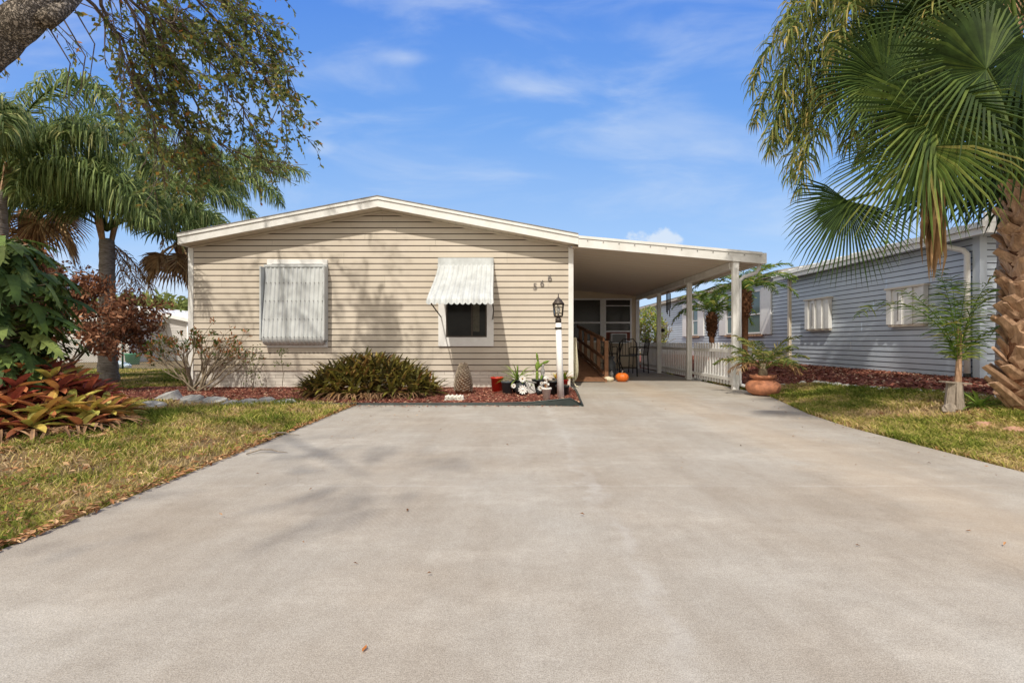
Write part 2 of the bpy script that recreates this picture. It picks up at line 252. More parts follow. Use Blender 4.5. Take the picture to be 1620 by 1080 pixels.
# ------------------------------------------------------------------ mesh builder
BASE = {}
class MB:
    def __init__(s): s.v = []; s.f = []; s.r = []; s.sm = []
    def face(s, pts, r=.5, sm=False):
        n = len(s.v); s.v.extend([tuple(p) for p in pts]); s.f.append(tuple(range(n, n+len(pts)))); s.r.append(r); s.sm.append(sm)
    def box(s, lo, hi, r=.5, T=None):
        x0,y0,z0 = lo; x1,y1,z1 = hi
        c = [V((x,y,z)) for z in (z0,z1) for y in (y0,y1) for x in (x0,x1)]
        if T: c = [T @ p for p in c]
        n = len(s.v); s.v.extend([tuple(p) for p in c])
        for f in ((0,2,3,1),(4,5,7,6),(0,1,5,4),(2,6,7,3),(0,4,6,2),(1,3,7,5)):
            s.f.append(tuple(n+i for i in f)); s.r.append(r); s.sm.append(False)
    def bar(s, a, b, w, h, up=V((0,0,1)), r=.5):
        a = V(a); b = V(b); d = (b-a); L = d.length; d.normalize()
        sx = d.cross(up); 
        if sx.length < 1e-3: sx = d.cross(V((0,1,0)))
        sx.normalize(); uz = sx.cross(d)
        T = Matrix.Translation(a) @ Matrix((sx, d, uz)).transposed().to_4x4()
        s.box((-w/2,0,-h/2),(w/2,L,h/2), r, T)
    def tube(s, pts, rad, n=8, cap=True, r=.5):
        pts = [V(p) for p in pts]
        if not isinstance(rad, (list,tuple)): rad = [rad]*len(pts)
        base = len(s.v); prev = None
        for i, p in enumerate(pts):
            t = (pts[min(i+1,len(pts)-1)]-pts[max(i-1,0)]).normalized()
            if prev is None:
                a = t.cross(V((0,0,1)));  a = a if a.length > .1 else t.cross(V((1,0,0)))
            else: a = prev - t*prev.dot(t)
            a.normalize(); prev = a; b = t.cross(a)
            for k in range(n):
                th = 2*PI*k/n; s.v.append(tuple(p + (a*math.cos(th)+b*math.sin(th))*rad[i]))
        for i in range(len(pts)-1):
            for k in range(n):
                s.f.append((base+i*n+k, base+i*n+(k+1)%n, base+(i+1)*n+(k+1)%n, base+(i+1)*n+k)); s.r.append(r); s.sm.append(True)
        if cap:
            s.f.append(tuple(base+k for k in reversed(range(n)))); s.r.append(r); s.sm.append(False)
            s.f.append(tuple(base+(len(pts)-1)*n+k for k in range(n))); s.r.append(r); s.sm.append(False)
    def lathe(s, c, prof, n=20, r=.5, jit=0, rib=0, ribs=8):
        c = V(c); base = len(s.v)
        for rr, z in prof:
            for k in range(n):
                th = 2*PI*k/n; q = rr*(1+rib*abs(math.sin(th*ribs/2))-rib*.5) + R.uniform(-jit, jit)
                s.v.append((c.x+q*math.cos(th), c.y+q*math.sin(th), c.z+z))
        for i in range(len(prof)-1):
            for k in range(n):
                s.f.append((base+i*n+k, base+i*n+(k+1)%n, base+(i+1)*n+(k+1)%n, base+(i+1)*n+k)); s.r.append(r); s.sm.append(True)
    def strip(s, pts, ws, side, r=.5, sm=False):
        # ribbon through pts with half widths ws
        pts = [V(p) for p in pts]
        for i in range(len(pts)-1):
            sd0 = side; a, b = pts[i], pts[i+1]
            if ws[i+1] < 1e-5: s.face([a-sd0*ws[i], a+sd0*ws[i], b], r, sm)
            else: s.face([a-sd0*ws[i], a+sd0*ws[i], b+sd0*ws[i+1], b-sd0*ws[i+1]], r, sm)
    def rock(s, c, sx, sy, sz, seed=0, r=.5, n=12, flat=.0):
        c = V(c); base = len(s.v); rings = 7
        for i in range(rings+1):
            ph = PI*i/rings
            for k in range(n):
                th = 2*PI*k/n
                d = V((math.sin(ph)*math.cos(th), math.sin(ph)*math.sin(th), math.cos(ph)))
                q = 1+.35*noise.noise(d*1.6+V((seed*3.1,seed,0)))+.12*noise.noise(d*5+V((0,seed*2.3,seed)))
                s.v.append((c.x+d.x*sx*q, c.y+d.y*sy*q, c.z+d.z*sz*q))
        for i in range(rings):
            for k in range(n):
                s.f.append((base+i*n+k, base+(i+1)*n+k, base+(i+1)*n+(k+1)%n, base+i*n+(k+1)%n)); s.r.append(r); s.sm.append(False)
    def build(s, name, m, parent=None, loc=None, smooth=None):
        off = BASE.get(parent.as_pointer(), V((0,0,0))) if parent else (V(loc) if loc is not None else V((0,0,0)))
        me = bpy.data.meshes.new(name)
        vv = np.array(s.v, dtype=np.float64).reshape(-1,3) - np.array(off)
        me.from_pydata([tuple(x) for x in vv.tolist()], [], s.f)
        a = me.attributes.new('rnd', 'FLOAT', 'FACE'); a.data.foreach_set('value', np.array(s.r, dtype=np.float32))
        sm = s.sm if smooth is None else [smooth]*len(s.f)
        me.polygons.foreach_set('use_smooth', np.array(sm, dtype=bool))
        me.materials.append(m); me.update()
        o = bpy.data.objects.new(name, me); col.objects.link(o)
        if parent: o.parent = parent; BASE[o.as_pointer()] = off
        else: o.location = off; BASE[o.as_pointer()] = off
        return o
def tag(o, label=None, cat=None, group=None, kind=None):
    if label: o['label'] = label
    if cat: o['category'] = cat
    if group: o['group'] = group
    if kind: o['kind'] = kind
    return o
def thing(name, label, cat, loc, group=None):
    o = bpy.data.objects.new(name, None); col.objects.link(o); o.location = loc; o.empty_display_size = .2
    BASE[o.as_pointer()] = V(loc); return tag(o, label, cat, group)
def struct(name, mb, m): o = mb.build(name, m); o['kind'] = 'structure'; return o
# ------------------------------------------------------------------ ground
def sstep(a, b, x): t = max(0, min(1, (x-a)/(b-a))); return t*t*(3-2*t)
def dr_right(y):
    pts = [(-6,4.15),(2,4.1),(5.6,4.13),(6.6,4.3),(7.6,4.6),(8.4,4.85),(9.0,5.02),(18,5.05)]
    for (a,b),(c,d) in zip(pts, pts[1:]):
        if a <= y <= c: return b+(d-b)*(y-a)/(c-a)
    return 5.05
def gh(x, y): # terrain height
    return -.02 + .36*sstep(0,1,(x-dr_right(y)-.15)/(7.3-dr_right(y)))*sstep(1.0, 4.0, y)**.5
def axis(a, b, fine0, fine1, st):
    L = []; x = fine0
    while x < fine1: L.append(x); x += st
    L.append(fine1); s = st; x = fine0
    while x > a: s *= 1.5; x -= s; L.insert(0, x)
    s = st; x = fine1
    while x < b: s *= 1.5; x += s; L.append(x)
    return L
mb = MB(); xs = axis(-600, 600, -14, 14, .4); ys = axis(-60, 900, -4, 24, .5)
for y in ys:
    for x in xs: mb.v.append((x, y, gh(x, y)))
nx = len(xs)
for j in range(len(ys)-1):
    for i in range(nx-1): mb.f.append((j*nx+i, j*nx+i+1, (j+1)*nx+i+1, (j+1)*nx+i)); mb.r.append(.5); mb.sm.append(True)
struct('ground', mb, M['lawn'])
# driveway slab
mb = MB()
poly = [(-2.58,-6),(4.15,-6)] + [(dr_right(y), y) for y in (2,3,4,5,5.6,6.1,6.6,7.1,7.6,8,8.4,8.7,9.0)] + [(5.05,17.7),(1.32,17.7),(1.32,10.3),(1.36,9.9),(1.28,9.0),(1.16,7.5),(-2.58,7.5)]
mb.face([(x,y,0) for x,y in poly])
n = len(poly)
for i in range(n):
    a, b_ = poly[i], poly[(i+1)%n]; mb.face([(a[0],a[1],-.08),(b_[0],b_[1],-.08),(b_[0],b_[1],0),(a[0],a[1],0)])
struct('driveway', mb, M['concrete'])
# mulch beds
def bedmesh(poly, z):
    mb = MB(); mb.face([(x,y,z(x,y)) for x,y in poly]); return mb
bedA = [(-7.9,8.1),(-6.5,7.95),(-5.0,7.9),(-3.6,7.85),(-2.75,7.5),(1.15,7.53),(1.27,9.0),(1.33,9.9),(1.31,10.3),(-8.3,10.4),(-8.4,9.0)]
struct('mulch_bed', bedmesh(bedA, lambda x,y: .025), M['mulch'])
mb = MB()
ybs = [x*.6+4.6 for x in range(34)]
def bed_in(y): return 6.45+.12*math.sin(y*1.3) - 1.28*sstep(9.3,10.6,y)
for i in range(len(ybs)-1):
    y0, y1 = ybs[i], ybs[i+1]
    for k in range(6):
        def q(y, k): a = bed_in(y) ; x = a+(9.2-a)*k/6; return (x, y, gh(x,y)+.03)
        mb.face([q(y0,k), q(y0,k+1), q(y1,k+1), q(y1,k)])
struct('mulch_bed', mb, M['mulch'])
def inpoly(x, y, poly):
    c = False; j = len(poly)-1
    for i in range(len(poly)):
        xi, yi = poly[i]; xj, yj = poly[j]
        if (yi > y) != (yj > y) and x < (xj-xi)*(y-yi)/(yj-yi)+xi: c = not c
        j = i
    return c
def chips(name, pts, label, size=.03, colr=(0,1), m='chips', lift=.015):
    mb = MB()
    for x, y, z in pts:
        a = R.uniform(0, PI*2); l = size*R.uniform(.5,1.5); w = l*R.uniform(.25,.5)
        u = V((math.cos(a), math.sin(a), R.uniform(-.5,.5)))*l*.5; v = V((-math.sin(a), math.cos(a), R.uniform(-.6,.6)))*w*.5
        c = V((x, y, z+R.uniform(.3,1)*lift)); mb.face([c-u-v, c+u-v, c+u+v, c-u+v], R.uniform(*colr))
    o = mb.build(name, M[m]); tag(o, label, name.replace('_',' '), kind='stuff'); return o
pts = []
while len(pts) < 14000:
    x, y = R.uniform(-8.3,1.3), R.uniform(7.5,10.2)
    if inpoly(x, y, bedA) and R.random() < (7.5/y)**2: pts.append((x,y,.028))
chips('mulch_chips', pts, 'red wood mulch chips in the bed in front of the beige house', .034)
pts = []
while len(pts) < 22000:
    y = 4.8+17*R.random()**1.5; x = R.uniform(5.1, 8.6)
    if x > bed_in(y): pts.append((x,y,gh(x,y)+.035))
chips('mulch_chips', pts, 'reddish brown mulch chips beside the blue grey house', .05)
# grass
def pn(x, y, s, o=0): return noise.noise(V((x*s+o, y*s-o, o*.37)))
def grass(name, N_, xr, yr, ok, label, h=.045, seed=1, bias=0):
    rr = random.Random(seed); mb = MB(); k = 0; tries = 0
    while k < N_ and tries < N_*30:
        tries += 1
        x = rr.uniform(*xr); y = yr[0]+(yr[1]-yr[0])*rr.random()**1.7
        if abs(x) > 1.16*y+.4: continue
        if not ok(x, y): continue
        pt = pn(x,y,.9,3)+.6*pn(x,y,2.7,9)+.3*pn(x,y,7,5)+bias
        if pt < -.28 and rr.random() < .8: continue
        D = math.hypot(x, y); k += 1
        sc_ = max(1, D/4.5)
        a = rr.uniform(0, 2*PI); hh = h*rr.uniform(.5,1.4)*(1+.5*max(0,pt))*min(sc_,1.6); w = .0032*sc_*rr.uniform(.7,1.3)
        lean = rr.uniform(.3,1.5)*hh; dx, dy = math.cos(a)*lean, math.sin(a)*lean; b_ = rr.uniform(0, 2*PI); wx, wy = math.cos(b_)*w, math.sin(b_)*w
        z = gh(x,y); g = max(0, min(1, .47-bias*.6 - pt*.75 + rr.gauss(0,.19)))
        n0 = len(mb.v)
        mb.v += [(x-wx,y-wy,z),(x+wx,y+wy,z),(x+wx+dx*.5,y+wy+dy*.5,z+hh*.7),(x-wx+dx*.5,y-wy+dy*.5,z+hh*.7),(x+dx,y+dy,z+hh)]
        mb.f += [(n0,n0+1,n0+2,n0+3),(n0+3,n0+2,n0+4)]; mb.r += [g,g]; mb.sm += [False,False]
    o = mb.build(name, M['grass']); tag(o, label, 'grass', kind='stuff'); return o
def okL(x, y):
    if x > -2.60-.02*pn(x,y,4): return False
    if y > 7.7 and inpoly(x, y, bedA): return False
    if y > 10.2 and x > -7.3: return False
    if x > -7.7 and y > 10: return False
    return True
grass('grass', 110000, (-17,-2.58), (2.0,17), okL, 'patchy green and straw coloured lawn left of the driveway', .042, 1)
grass('grass', 60000, (4.1,9), (3.4,15), lambda x,y: dr_right(y)+.02+.03*pn(x,y,3) < x < bed_in(y)-.05 and not (y > 9.2 and x < 5.1), 'short green lawn strip between the driveway and the brown mulch bed', .04, 2, .0)
# leaf litter
def litter(n, reg, label, size=.06):
    mb = MB(); k = 0
    while k < n:
        x, y, z = reg(); k += 1
        a = R.uniform(0, PI*2); l = size*R.uniform(.5,1.3); w = l*R.uniform(.3,.5)
        u = V((math.cos(a), math.sin(a), R.uniform(-.4,.4)))*l*.5; v = V((-math.sin(a), math.cos(a), R.uniform(-.5,.5)))*w*.5
        c = V((x, y, z+R.uniform(.008,.03))); r = R.random()
        mb.face([c-u, c-v+V((0,0,.004)), c+u, c+v+V((0,0,.006))], r)
    o = mb.build('leaf_litter', M['litter']); tag(o, label, 'dry leaves', kind='stuff')
def regL():
    while True:
        y = 2.2+9*R.random()**1.5; x = -2.6-R.random()*8
        if abs(x) < 1.2*y and pn(x,y,.9,3) < .25+R.random()*.3 : return x, y, gh(x,y)+.012
litter(5600, regL, 'dry brown leaves scattered over the left lawn')
def regE():
    y = 2.0+5.5*R.random()**1.3; return -2.58-abs(R.gauss(0,.05))+.03, y, .0
litter(800, regE, 'dry leaves gathered along the left driveway edge', .055)
def regD():
    y = 1.8+R.random()**.8*8; x = R.choice((-2.5+abs(R.gauss(0,.7)), R.uniform(-2.5,4), dr_right(y)-abs(R.gauss(0,.35)))); return (x, y, .0) if (y < 7.3 or x > 1.4) and x < dr_right(y) else (R.uniform(-2.4,1.1), 7.3, 0)
litter(150, regD, 'few small dry leaves and twig bits lying on the concrete driveway', .028)
def regM(): return R.uniform(-2.5,1.1), 7.42-abs(R.gauss(0,.07)), .0
chips('mulch_chips', [regM() for k in range(260)], 'loose mulch chips spilled on the concrete along the black edging', .025)
def regR():
    y = 3.6+7*R.random(); return dr_right(y)+abs(R.gauss(0,.3)), y, gh(dr_right(y),y)+.01
litter(500, regR, 'dry leaves along the right driveway edge', .04)
def regP():
    a = R.uniform(0, 2*PI); d = abs(R.gauss(0,.5))+.2; x, y = 5.9+d*math.cos(a), 5.4+d*math.sin(a); return x, y, gh(x,y)+.02
litter(500, regP, 'brown litter around the foot of the big fan palm', .09)
def regB():
    a = R.uniform(0, 2*PI); d = R.random()**.5; return -6.2+1.8*d*math.cos(a), 5.2+1.35*d*math.sin(a), .0
litter(2600, regB, 'dead leaves and debris around the red bromeliads', .12)
# ------------------------------------------------------------------ siding helper
def siding(mb, o, u, nrm, z0, z1, lim, course=.1335, lap=.016, gm=None):
    o = V(o); u = V(u); nrm = V(nrm); z = z0; i = 0
    while z < z1-1e-4:
        zt = min(z+course, z1); a0, b0 = lim(z); a1, b1 = lim(zt)
        if b0-a0 < .01: break
        def q(s_, zz, off): return V((o.x+u.x*s_+nrm.x*off, o.y+u.y*s_+nrm.y*off, zz))
        half = (z+zt)/2
        cuts = []; pk = int(round((z-z0)/course))//2; s_ = a0+((pk*1.37)%3.1)+.4; lim_hi = min(b0,b1); lim_lo = max(a0,a1)
        while s_ < lim_hi-.3:
            if s_ > lim_lo+.3: cuts.append(s_)
            s_ += 3.66
        bot = [a0]+cuts+[b0]; top_ = [a1]+cuts+[b1]
        for ci in range(len(bot)-1):
            e_ = .0015*((ci+pk)%2)
            mb.face([q(bot[ci],z,lap+e_), q(bot[ci+1]-.003*(ci<len(bot)-2),z,lap+e_), q(top_[ci+1]-.003*(ci<len(bot)-2),zt,.004+e_), q(top_[ci],zt,.004+e_)], noise.noise(V((pk*3.3,ci*7.7,1.5)))*.5+.5)
        mb.face([q(a0,z,0), q(b0,z,0), q(b0,z,lap), q(a0,z,lap)], .5)
        if gm is not None: gm.face([q(a1,zt-.020,.0075), q(b1,zt-.020,.0075), q(b1,zt+.001,.0058), q(a1,zt+.001,.0058)], .5)  # dark strip painted where each lap would shade the course below
        z = zt; i += 1
# ------------------------------------------------------------------ main house
XL, XR, YW, YB = -7.2, 1.32, 10.22, 26.0
XC, ZE, ZP = -2.92, 3.18, 3.98
SL = (ZP-ZE)/(XR-XC)
house = thing('mobile_home', 'beige single storey home with shallow gable, two metal awnings and white brick skirting', 'house', (XC, YW, 0))
mb = MB()
def lim(z):
    if z <= ZE: return (XL, XR)
    k = (z-ZE)/SL; return (min(XL+k, XC), max(XR-k, XC))
gm = MB(); siding(mb, (0,YW,0), (1,0,0), (0,-1,0), .40, ZP, lim, gm=gm); gm.build('lap_shadow_strips', M['lapshadow'], house)
siding(mb, (XR,0,0), (0,1,0), (1,0,0), .40, ZE, lambda z: (YW, YB))
siding(mb, (XL,0,0), (0,1,0), (-1,0,0), .40, ZE, lambda z: (YW, YB))
mb.face([(XL,YB,.0),(XR,YB,0),(XR,YB,ZE),(XC,YB,ZP),(XL,YB,ZE)])
mb.build('siding_wall', M['siding'], house)
mb = MB(); mb.box((XL+.01,YW+.012,-.05),(XR-.01,YW+.05,.398)); mb.build('skirting', M['skirt'], house)
mb = MB(); mb.box((XR-.05,YW+.052,-.05),(XR-.012,YB-.01,.398)); mb.build('skirting', M['skirt_side'], house)
mb = MB(); mb.box((XL+.012,YW+.052,-.05),(XL+.05,YB-.01,.398)); mb.build('skirting', M['skirt_side'], house)
for x in (XL, XR):
    mb = MB(); s = -1 if x == XL else 1
    mb.box((x-.055,YW-.028,.20 if s<0 else .26),(x+.055,YW+.06,ZE-.02)); mb.build('corner_trim', M['white'], house)
# roof: front overhang .34
YF = YW-.34
def roofpoly(mb, off0, off1, y0, y1, xl, xr):
    pass
mb = MB()
XOL, XOR = XL-.06, XR+.12
zl = lambda x: ZP - SL*abs(x-XC)
for (a, b_) in ((XOL, XC), (XC, XOR)):
    t = .235
    mb.face([(a,YF-.03,zl(a)+t),(b_,YF-.03,zl(b_)+t),(b_,YB+.3,zl(b_)+t),(a,YB+.3,zl(a)+t)])
    mb.face([(a,YF-.03,zl(a)+t-.02),(b_,YF-.03,zl(b_)+t-.02),(b_,YF-.03,zl(b_)+t),(a,YF-.03,zl(a)+t)])
mb.build('roof', M['shingle'], house)
for (a, b_) in ((XOL, XC), (XC, XOR)):
    mb = MB()
    def fb(y0, y1, za, zb, aa=a, bb=b_):
        c = [(aa,y0,zl(aa)+za),(bb,y0,zl(bb)+za),(bb,y1,zl(bb)+za),(aa,y1,zl(aa)+za),(aa,y0,zl(aa)+zb),(bb,y0,zl(bb)+zb),(bb,y1,zl(bb)+zb),(aa,y1,zl(aa)+zb)]
        for f in ((0,3,2,1),(4,5,6,7),(0,1,5,4),(1,2,6,5),(2,3,7,6),(3,0,4,7)): mb.face([c[i] for i in f])
    fb(YF, YF+.03, -.005, .15); fb(YF-.022, YF+.03, .153, .212)
    mb.build('fascia', M['white'], house)
    mb = MB(); k = 26
    for i in range(k):
        x0 = a+(b_-a)*i/k; x1 = a+(b_-a)*(i+1)/k-.012
        mb.face([(x0,YF+.03,zl(x0)),(x0,YW+.01,zl(x0)),(x1,YW+.01,zl(x1)),(x1,YF+.03,zl(x1))])
    mb.face([(a,YF+.03,zl(a)+.012),(a,YW+.01,zl(a)+.012),(b_,YW+.01,zl(b_)+.012),(b_,YF+.03,zl(b_)+.012)])
    mb.build('soffit', M['soffit'], house)
mb = MB() # side eave on the left
mb.box((XOL-.01,YF+.035,zl(XOL)-.01),(XOL+.015,YB+.3,zl(XOL)+.2)); mb.build('fascia', M['white'], house)
# small trim strip under the soffit
mb = MB()
for (a, b_) in ((XL, XC), (XC, XR)): mb.bar((a,YW-.03,zl(a)-.025),(b_,YW-.03,zl(b_)-.025), .02, .035)
mb.build('gable_trim', M['soffit'], house)
# windows
def xz(px, py, D=YW): p = P(px, py, D); return p.x, p.z
# closed awning over left window
def corrug(path, x0, x1, ribs, amp=.012, scallop=0, flare=0):
    mb = MB(); nxx = ribs*8; rows = []
    for j, (y, z) in enumerate(path):
        t = j/(len(path)-1); a = path[max(0,j-1)]; b_ = path[min(len(path)-1,j+1)]
        tx = V((b_[0]-a[0], b_[1]-a[1])); tx.normalize(); nn = V((-tx.y, tx.x))
        if nn.x > 0: nn = -nn
        row = []
        for i in range(nxx+1):
            s_ = i/nxx; ph = (s_*ribs) % 1
            d = amp*(1 if .12 < ph < .5 else (-.2 if ph > .6 or ph < .04 else .4))
            x = x0+(x1-x0)*s_; x = x + (s_-.5)*flare*t
            zz = z + nn.y*d; yy = y + nn.x*d
            if scallop and j == len(path)-1: zz -= scallop*abs(math.sin(PI*s_*ribs))
            row.append((x, yy, zz))
        rows.append(row)
    b0 = len(mb.v)
    for row in rows: mb.v += row
    for j in range(len(path)-1):
        for i in range(nxx): mb.f.append((b0+j*(nxx+1)+i, b0+j*(nxx+1)+i+1, b0+(j+1)*(nxx+1)+i+1, b0+(j+1)*(nxx+1)+i)); mb.r.append(.5); mb.sm.append(False)
    return mb
def frame(mb, x0, x1, z0, z1, w, y0, y1):
    mb.box((x0,y0,z0),(x0+w,y1,z1)); mb.box((x1-w,y0,z0),(x1,y1,z1)); mb.box((x0+w,y0,z0),(x1-w,y1,z0+w)); mb.box((x0+w,y0,z1-w),(x1-w,y1,z1))
x0, zt = xz(424, 411); x1, zb = xz(519, 549)
mb = MB(); frame(mb, x0, x1, zb, zt, .10, YW-.045, YW+.01)
win = mb.build('window', M['whiteclean'], house); tag(win, 'left window of the gable wall, shut under its lowered metal awning')
mb = MB(); mb.box((x0+.1,YW-.02,zb+.1),(x1-.1,YW-.015,zt-.1)); mb.build('pane', M['glassdark'], win)
xa, za = xz(421, 421); xb, zc = xz(519.5, 545)
path = [(YW-.07,za)]+[(YW-.07-.16*t, za-(za-zc-.16)*t) for t in (.25,.5,.75,1)]
path += [(YW-.23+.16*(1-math.cos(t)), zc+.16-.16*math.sin(t)) for t in (.3,.6,.9,1.2,1.5)]
aw = corrug(path, xa+.02, xb-.02, 14, .014).build('awning', M['awning'], house); tag(aw, 'awning lowered flat over the left window')
mb = MB(); mb.box((xa,YW-.10,za-.03),(xb,YW-.02,za+.02)); mb.box((xa-.012,YW-.25,zc+.1),(xa+.016,YW-.05,za-.04)); mb.box((xb-.016,YW-.25,zc+.1),(xb+.012,YW-.05,za-.04)); mb.build('awning_rail', M['awning'], aw)
mb = MB()
for zz in (.22,.45,.68,.9):
    for i in range(14):
        q = za-(za-zc)*zz; mb.box((xa+.07+i*(xb-xa-.14)/13-.006,YW-.09-.16*zz-.02,q-.006),(xa+.07+i*(xb-xa-.14)/13+.006,YW-.05,q+.006))
mb.build('rivets', M['statue'], aw)
# right window + open awning
x0, zt = xz(694, 409); x1, zb = xz(781, 547.5)
mb = MB(); mb.box((x0,YW-.05,zb),(x0+.17,YW+.01,zt)); mb.box((x1-.15,YW-.05,zb),(x1,YW+.01,zt)); mb.box((x0+.17,YW-.05,zb),(x1-.15,YW+.01,zb+.2)); mb.box((x0+.17,YW-.05,zt-.5),(x1-.15,YW+.01,zt))
win = mb.build('window', M['whiteclean'], house); tag(win, 'right window of the gable wall, dark glass showing under its raised awning')
gx0, gx1, gz0, gz1 = x0+.175, x1-.155, zb+.205, zt-.505
mb = MB(); frame(mb, gx0, gx1, gz0, gz1, .025, YW-.045, YW-.01); mb.box((gx0+.56,YW-.044,gz0+.03),(gx0+.59,YW-.011,gz1-.03)); mb.build('sash', M['darkmetal'], win)
mb = MB(); mb.box((gx0,YW-.030,gz0),(gx1,YW-.024,gz1)); mb.build('pane', M['glassdark'], win)
mb = MB()
for i in range(6): xx = gx0+.60+i*.025; mb.box((xx,YW-.0335,gz0+.12),(xx+.012,YW-.0305,gz1-.05))
mb.build('curtain', mat('curtain', (.16,.15,.11), .9, .3, 20), win)
path = [(YW-.10,za+.02),(9.85,2.50),(9.5,2.27),(9.2,2.08),(9.0,1.95),(8.93,1.88),(8.91,1.81)]
aw = corrug(path, x0+.01, x1-.0, 12, .012, .04, .10).build('awning', M['awning'], house); tag(aw, 'scalloped awning propped open over the right window')
mb = MB(); mb.box((x0-.01,YW-.12,za-.03),(x1+.005,YW-.052,za+.02)); mb.box((x0,YW-.10,za+.022),(x1,YW-.052,zt)); mb.build('awning_rail', M['awning'], aw)
mb = MB(); mb.tube([(x0-.0,9.05,1.86),(x0+.04,9.8,1.68),(x0+.06,YW-.05,1.6)], .014, 6); mb.build('support_arm', M['darkmetal'], aw); mb = MB(); mb.tube([(x1+.02,9.02,1.86),(x1+.02,9.7,1.72),(x1-.02,YW-.05,1.55)], .014, 6); mb.build('support_arm', M['darkmetal'], aw)
mb = MB(); mb.face([(x1+.03,9.0,1.9),(x1+.01,YW-.1,za),(x1+.01,YW-.1,za-.28),(x1+.03,9.2,1.9)]); mb.build('side_panel', M['awning'], aw)
# numbers
def digit(ch, px, py, size):
    cu = bpy.data.curves.new('t', 'FONT'); cu.body = ch; cu.size = size; cu.extrude = .004; cu.offset = -.001; cu.align_x = 'CENTER'; cu.align_y = 'CENTER'
    to = bpy.data.objects.new('t', cu); col.objects.link(to); bpy.context.view_layer.update()
    me = bpy.data.meshes.new_from_object(to.evaluated_get(bpy.context.evaluated_depsgraph_get())); bpy.data.objects.remove(to)
    T = Matrix.Translation(P(px, py, YW-.03)-BASE[house.as_pointer()]) @ Matrix.Rotation(PI/2, 4, 'X'); me.transform(T)
    me.materials.clear(); me.materials.append(M['darkmetal'] if 0 else M['numeral'])
    o = bpy.data.objects.new('house_number', me); col.objects.link(o); o.parent = house; tag(o, 'house number digit %s' % ch)
M['numeral'] = mat('pewter numerals', (.20,.18,.17), .4, .2, 30, metal=.4)
digit('5', 846.6, 453.4, .21); digit('6', 857.8, 448.7, .21); digit('6', 870, 440, .21)
# sunroom at the back of the carport
YS = 17.7
mb = MB(); mb.box((XR,YS,0),(4.84,YS+.15,1.02)); mb.box((XR,YS,2.70),(4.84,YS+.15,3.1)); mb.box((4.62,YS,1.02),(4.84,YS+.15,2.7)); mb.box((4.7,YS+.15,0),(4.84,26,2.8))
mb.build('sunroom_wall', M['beigewall'], house)
for (a, b_, lab) in ((2.28,3.46,1),(3.62,4.62,0)):
    mb = MB(); z0_ = 1.04 if lab else 1.42
    frame(mb, a-.03, b_+.03, 1.02 if lab else 1.02, 2.72, .06, YS-.03, YS+.05); mb.box((a,YS-.025,1.75),(b_,YS+.02,1.81))
    if not lab: mb.box((a,YS-.025,1.42),(b_,YS+.02,1.47)); mb.box((a,YS-.02,2.42),(b_,YS+.01,2.45))
    w_ = mb.build('window', M['whiteclean'], house); tag(w_, 'shaded porch window behind the wooden ramp' if lab else 'shaded porch window above the air conditioner')
    mb = MB(); mb.box((a,YS+.02,z0_),(b_,YS+.03,2.68)); mb.build('pane', M['glassporch'], w_)
    if not lab: mb = MB(); mb.box((a+.03,YS+.0,1.08),(b_-.03,YS+.02,1.42)); mb.build('board', M['redbrown'], w_)
mb = MB(); mb.box((3.46,YS-.02,1.02),(3.59,YS+.06,2.72)); mb.build('corner_trim', M['white'], house)
mb = MB(); mb.box((XR+.05,YS+.01,0.9),(2.24,YS+.03,2.72)); mb.build('pane', M['glassporch'], house)
mb = MB(); frame(mb, 3.80, 4.40, .98, 1.36, .035, YS-.28, YS-.02); ac = mb.build('air_conditioner', M['whiteclean'], house)
mb = MB(); mb.box((3.84,YS-.26,1.02),(4.36,YS-.04,1.32)); mb.build('grille', M['acgrille'], ac)
# ------------------------------------------------------------------ carport
cp = thing('carport', 'flat white metal carport attached to the right of the beige house', 'carport', (4.88, 9.95, 0))
Xc0, Xc1 = XR+.121, 5.43
def zc_(x): return 3.12 - (x-Xc0)*(3.12-2.76)/(Xc1-Xc0)     # underside
mb = MB()
x0_, x1_ = Xc0, Xc1
for y0_, y1_, za_, zb_ in ((YF+.05,YS+.6,.03,.15),):
    c = [(x0_,y0_,zc_(x0_)+za_),(x1_,y0_,zc_(x1_)+za_),(x1_,y1_,zc_(x1_)+za_),(x0_,y1_,zc_(x0_)+za_),(x0_,y0_,zc_(x0_)+zb_),(x1_,y0_,zc_(x1_)+zb_),(x1_,y1_,zc_(x1_)+zb_),(x0_,y1_,zc_(x0_)+zb_)]
    for f in ((4,5,6,7),(0,1,5,4),(1,2,6,5),(2,3,7,6),(3,0,4,7)): mb.face([c[i] for i in f])
mb.build('roof', M['white'], cp)
mb = MB()   # pan ceiling running along X
k = 26
for i in range(k):
    a = YF+.04+(YS+.5-YF)*i/k; b_ = YF+.04+(YS+.5-YF)*(i+1)/k
    for (ya, yb_, off) in ((a, b_-.03, 0), (b_-.03, b_, .018)):
        mb.face([(XR,ya,zc_(XR)+off),(XR,yb_,zc_(XR)+off),(Xc1,yb_,zc_(Xc1)+off),(Xc1,ya,zc_(Xc1)+off)])
mb.build('ceiling', M['ceiling'], cp)
mb = MB()
for dy, a_, b2 in ((0,-.02,.165),(-.018,.17,.225)):
    c = [(x, y, zc_(x)+z) for z in (a_,b2) for (x,y) in ((x0_+.002,YF+dy),(x1_,YF+dy),(x1_,YF+.045),(x0_+.002,YF+.045))]
    for f in ((0,3,2,1),(4,5,6,7),(0,1,5,4),(1,2,6,5),(2,3,7,6),(3,0,4,7)): mb.face([c[i] for i in f])
mb.build('fascia', M['white'], cp)
mb = MB()
for i in range(12):
    x = Xc0+.2+i*.34; mb.box((x-.01,YF-.02,zc_(x)+.125),(x+.01,YF-.001,zc_(x)+.14))
